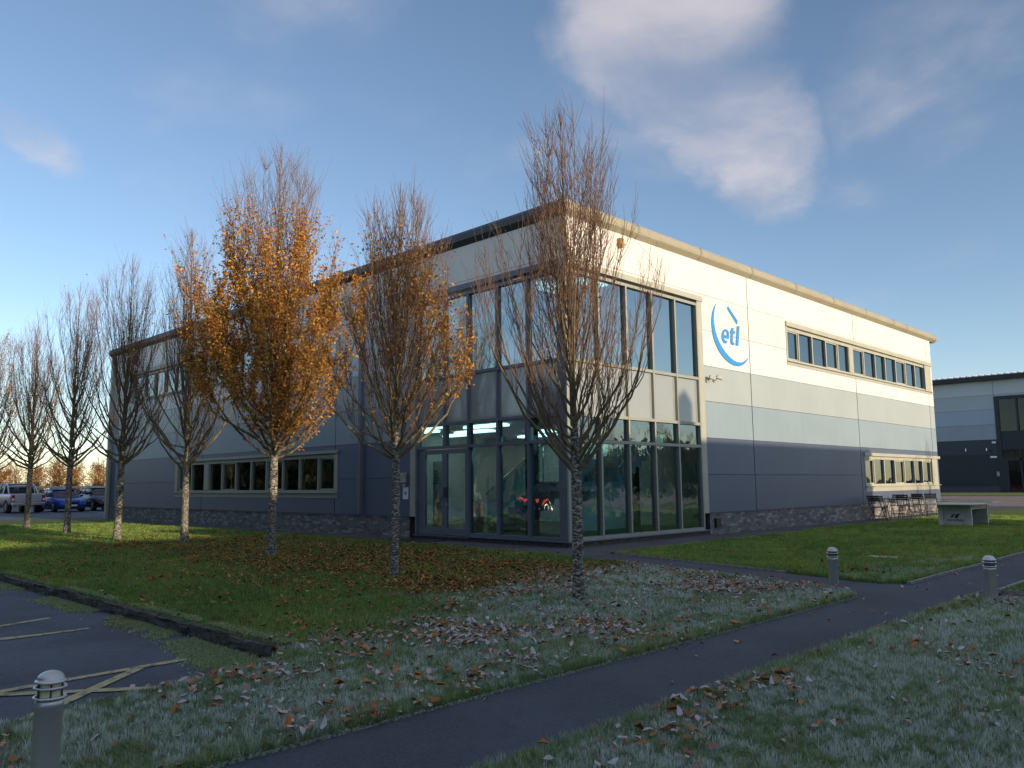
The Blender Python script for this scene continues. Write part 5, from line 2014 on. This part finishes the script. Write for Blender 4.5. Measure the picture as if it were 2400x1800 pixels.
# ------------------------------------------------------------------ the blocks behind the photographer that shade the lawns
bk = thing('office_block', 'long banded office block south of the path, behind the photographer', 'building', (0, -26, 0))
for i, (a, c) in enumerate(((0, 1.6), (1.6, 3.2), (3.2, 4.8), (4.8, 6.34))):
    mb = MB(); mb.box(-48, -1.0, -14, 0, a + .006, c - .006)
    mb.build('wall_panel', ('cladding_0', 'cladding_2', 'cladding_3', 'cladding_4')[i], bk)
for i, (a, c) in enumerate(((0, 1.6), (1.6, 3.2), (3.2, 4.8), (4.8, 7.09))):
    mb = MB(); mb.box(-0.998, 19.7, -14, .3, a + .006, c - .006)
    mb.build('wall_panel', ('cladding_0', 'cladding_2', 'cladding_3', 'cladding_4')[i], bk)
for z in (1.0, 3.6):
    for i in range(14):
        x = -44 + i * 4.5
        if -3.2 < x < -.9:
            continue
        d = .31 if x > -1 else .01
        mb = MB(); mb.box(x, x + 2.4, d - .005, d + .03, z, z + 1.2)
        mb.build('window', 'car_glass', bk)
mb = MB()
mb.prism([(6.45, 7.09), (7.25, 7.09), (7.25, 8.75), (6.9, 9.1), (6.5, 8.9)], lambda a, b, d: (a, d, b), -4.0, -3.2)
fixnormals(mb.build('roof_vent', 'grey_plastic', bk))

# dark evergreen belt west of the car park: shades the entrance side from the low western sky and is mirrored in its windows
def evergreen(seed, H):
    t = thing('cypress_tree', 'x', 'tree', (0, 0, 0), 0, 'evergreen belt west of the car park')
    r = np.random.default_rng(seed)
    tr, br = Acc(), Acc()
    u = np.linspace(0, 1, 8)
    tr.tube(np.stack([0 * u, 0 * u, u * H], -1), np.linspace(.2, .02, 8), 7)
    pts = []
    for j in range(150):
        q = .04 + .95 * j / 150
        a = j * 2.4
        l = 2.1 * (1 - q) ** .6 * r.uniform(.7, 1.1) + .25
        v = np.linspace(0, 1, 4)
        P2 = np.stack([np.cos(a) * l * v, np.sin(a) * l * v, q * H + l * v * .5], -1)
        br.tube(P2, np.linspace(.04, .01, 4), 3)
        pts.append(P2 + r.normal(0, .05, (4, 3)))
        pts.append(P2[1:] + r.normal(0, .2, (3, 3)))
    V, F = tr.get()
    fast_mesh('trunk', V, F, 'bark_limb', parent=t)
    V, F = br.get()
    fast_mesh('crown', V, F, 'bark_twig', parent=t)
    A = np.concatenate(pts)
    n = 2600
    P = A[r.integers(0, len(A), n)] + r.normal(0, .22, (n, 3))
    c = np.array([.035, .055, .025]) * r.uniform(.6, 1.5, (n, 1))
    V, F, C = leaf_cards(P, .55, c, r)
    o = fast_mesh('foliage', V, F, 'leaf_tree', C, t)
    o['kind'] = 'stuff'
    return t


ep = [evergreen(300 + i, (7.2, 8.0)[i]) for i in range(2)]
k = 0
for i in range(38):
    y_ = -8 + i * 2.7
    if 25 < y_ < 37:
        continue
    o = ep[k] if k < 2 else copy_tree(ep[k % 2])
    o.location = (-25.5 + random.gauss(0, .6), y_, -.15)
    o.rotation_euler = (0, 0, random.uniform(0, 6.28))
    q = random.uniform(.85, 1.1)
    o.scale = (q, q, q)
    o['label'] = 'dark evergreen tree in the belt west of the near car park'
    k += 1

for i in range(18):
    o = copy_tree(ep[i % 2])
    o.location = (66 + i * 2.8, -64 + random.gauss(0, 1.0), -.15)
    o.rotation_euler = (0, 0, random.uniform(0, 6.28))
    o['label'] = 'dark evergreen tree in the far belt south of the road'
    o['group'] = 'evergreen belt south of the road'
br0 = place_tree('bare tree south of the right lawn, mirrored in the right hand glazing', (33, -27, 0), 95, 7.0, 1.9, 1.1, 1.1, .09, 0, None, group='bare trees south of the right lawn', nl=22, nsec=7, nter=3)
for i in range(1, 6):
    o = copy_tree(br0)
    o.location = (33 + i * 3.6, -27 + random.gauss(0, 1), 0)
    o.rotation_euler = (0, 0, i * 1.3)

# sunlit brick block across the car park, seen only in the lobby reflections
tb = thing('brick_block', 'tan brick block across the car park, mirrored in the entrance glass', 'building', (-30, 33, 0))
mb = MB(); mb.box(-10, 0, -14, 16, 0, 5.0)
mb.build('wall', 'tan_brick', tb)
mb = MB()
mb.add([(-10.4, -14.4, 5.0), (.4, -14.4, 5.0), (.4, 16.4, 5.0), (-10.4, 16.4, 5.0), (-5, -14.4, 7.4), (-5, 16.4, 7.4)], [(0, 1, 4), (1, 2, 5, 4), (2, 3, 5), (3, 0, 4, 5), (3, 2, 1, 0)])
fixnormals(mb.build('roof', 'slate_roof', tb))
for i in range(6):
    mb = MB(); mb.box(-.03, .03, -12 + i * 4.8, -10.4 + i * 4.8, 1.2, 2.8)
    mb.build('window', 'car_glass', tb)

print('triangles', sum((len(o.data.loops) - 2 * len(o.data.polygons)) for o in sc.objects if o.type == 'MESH'))
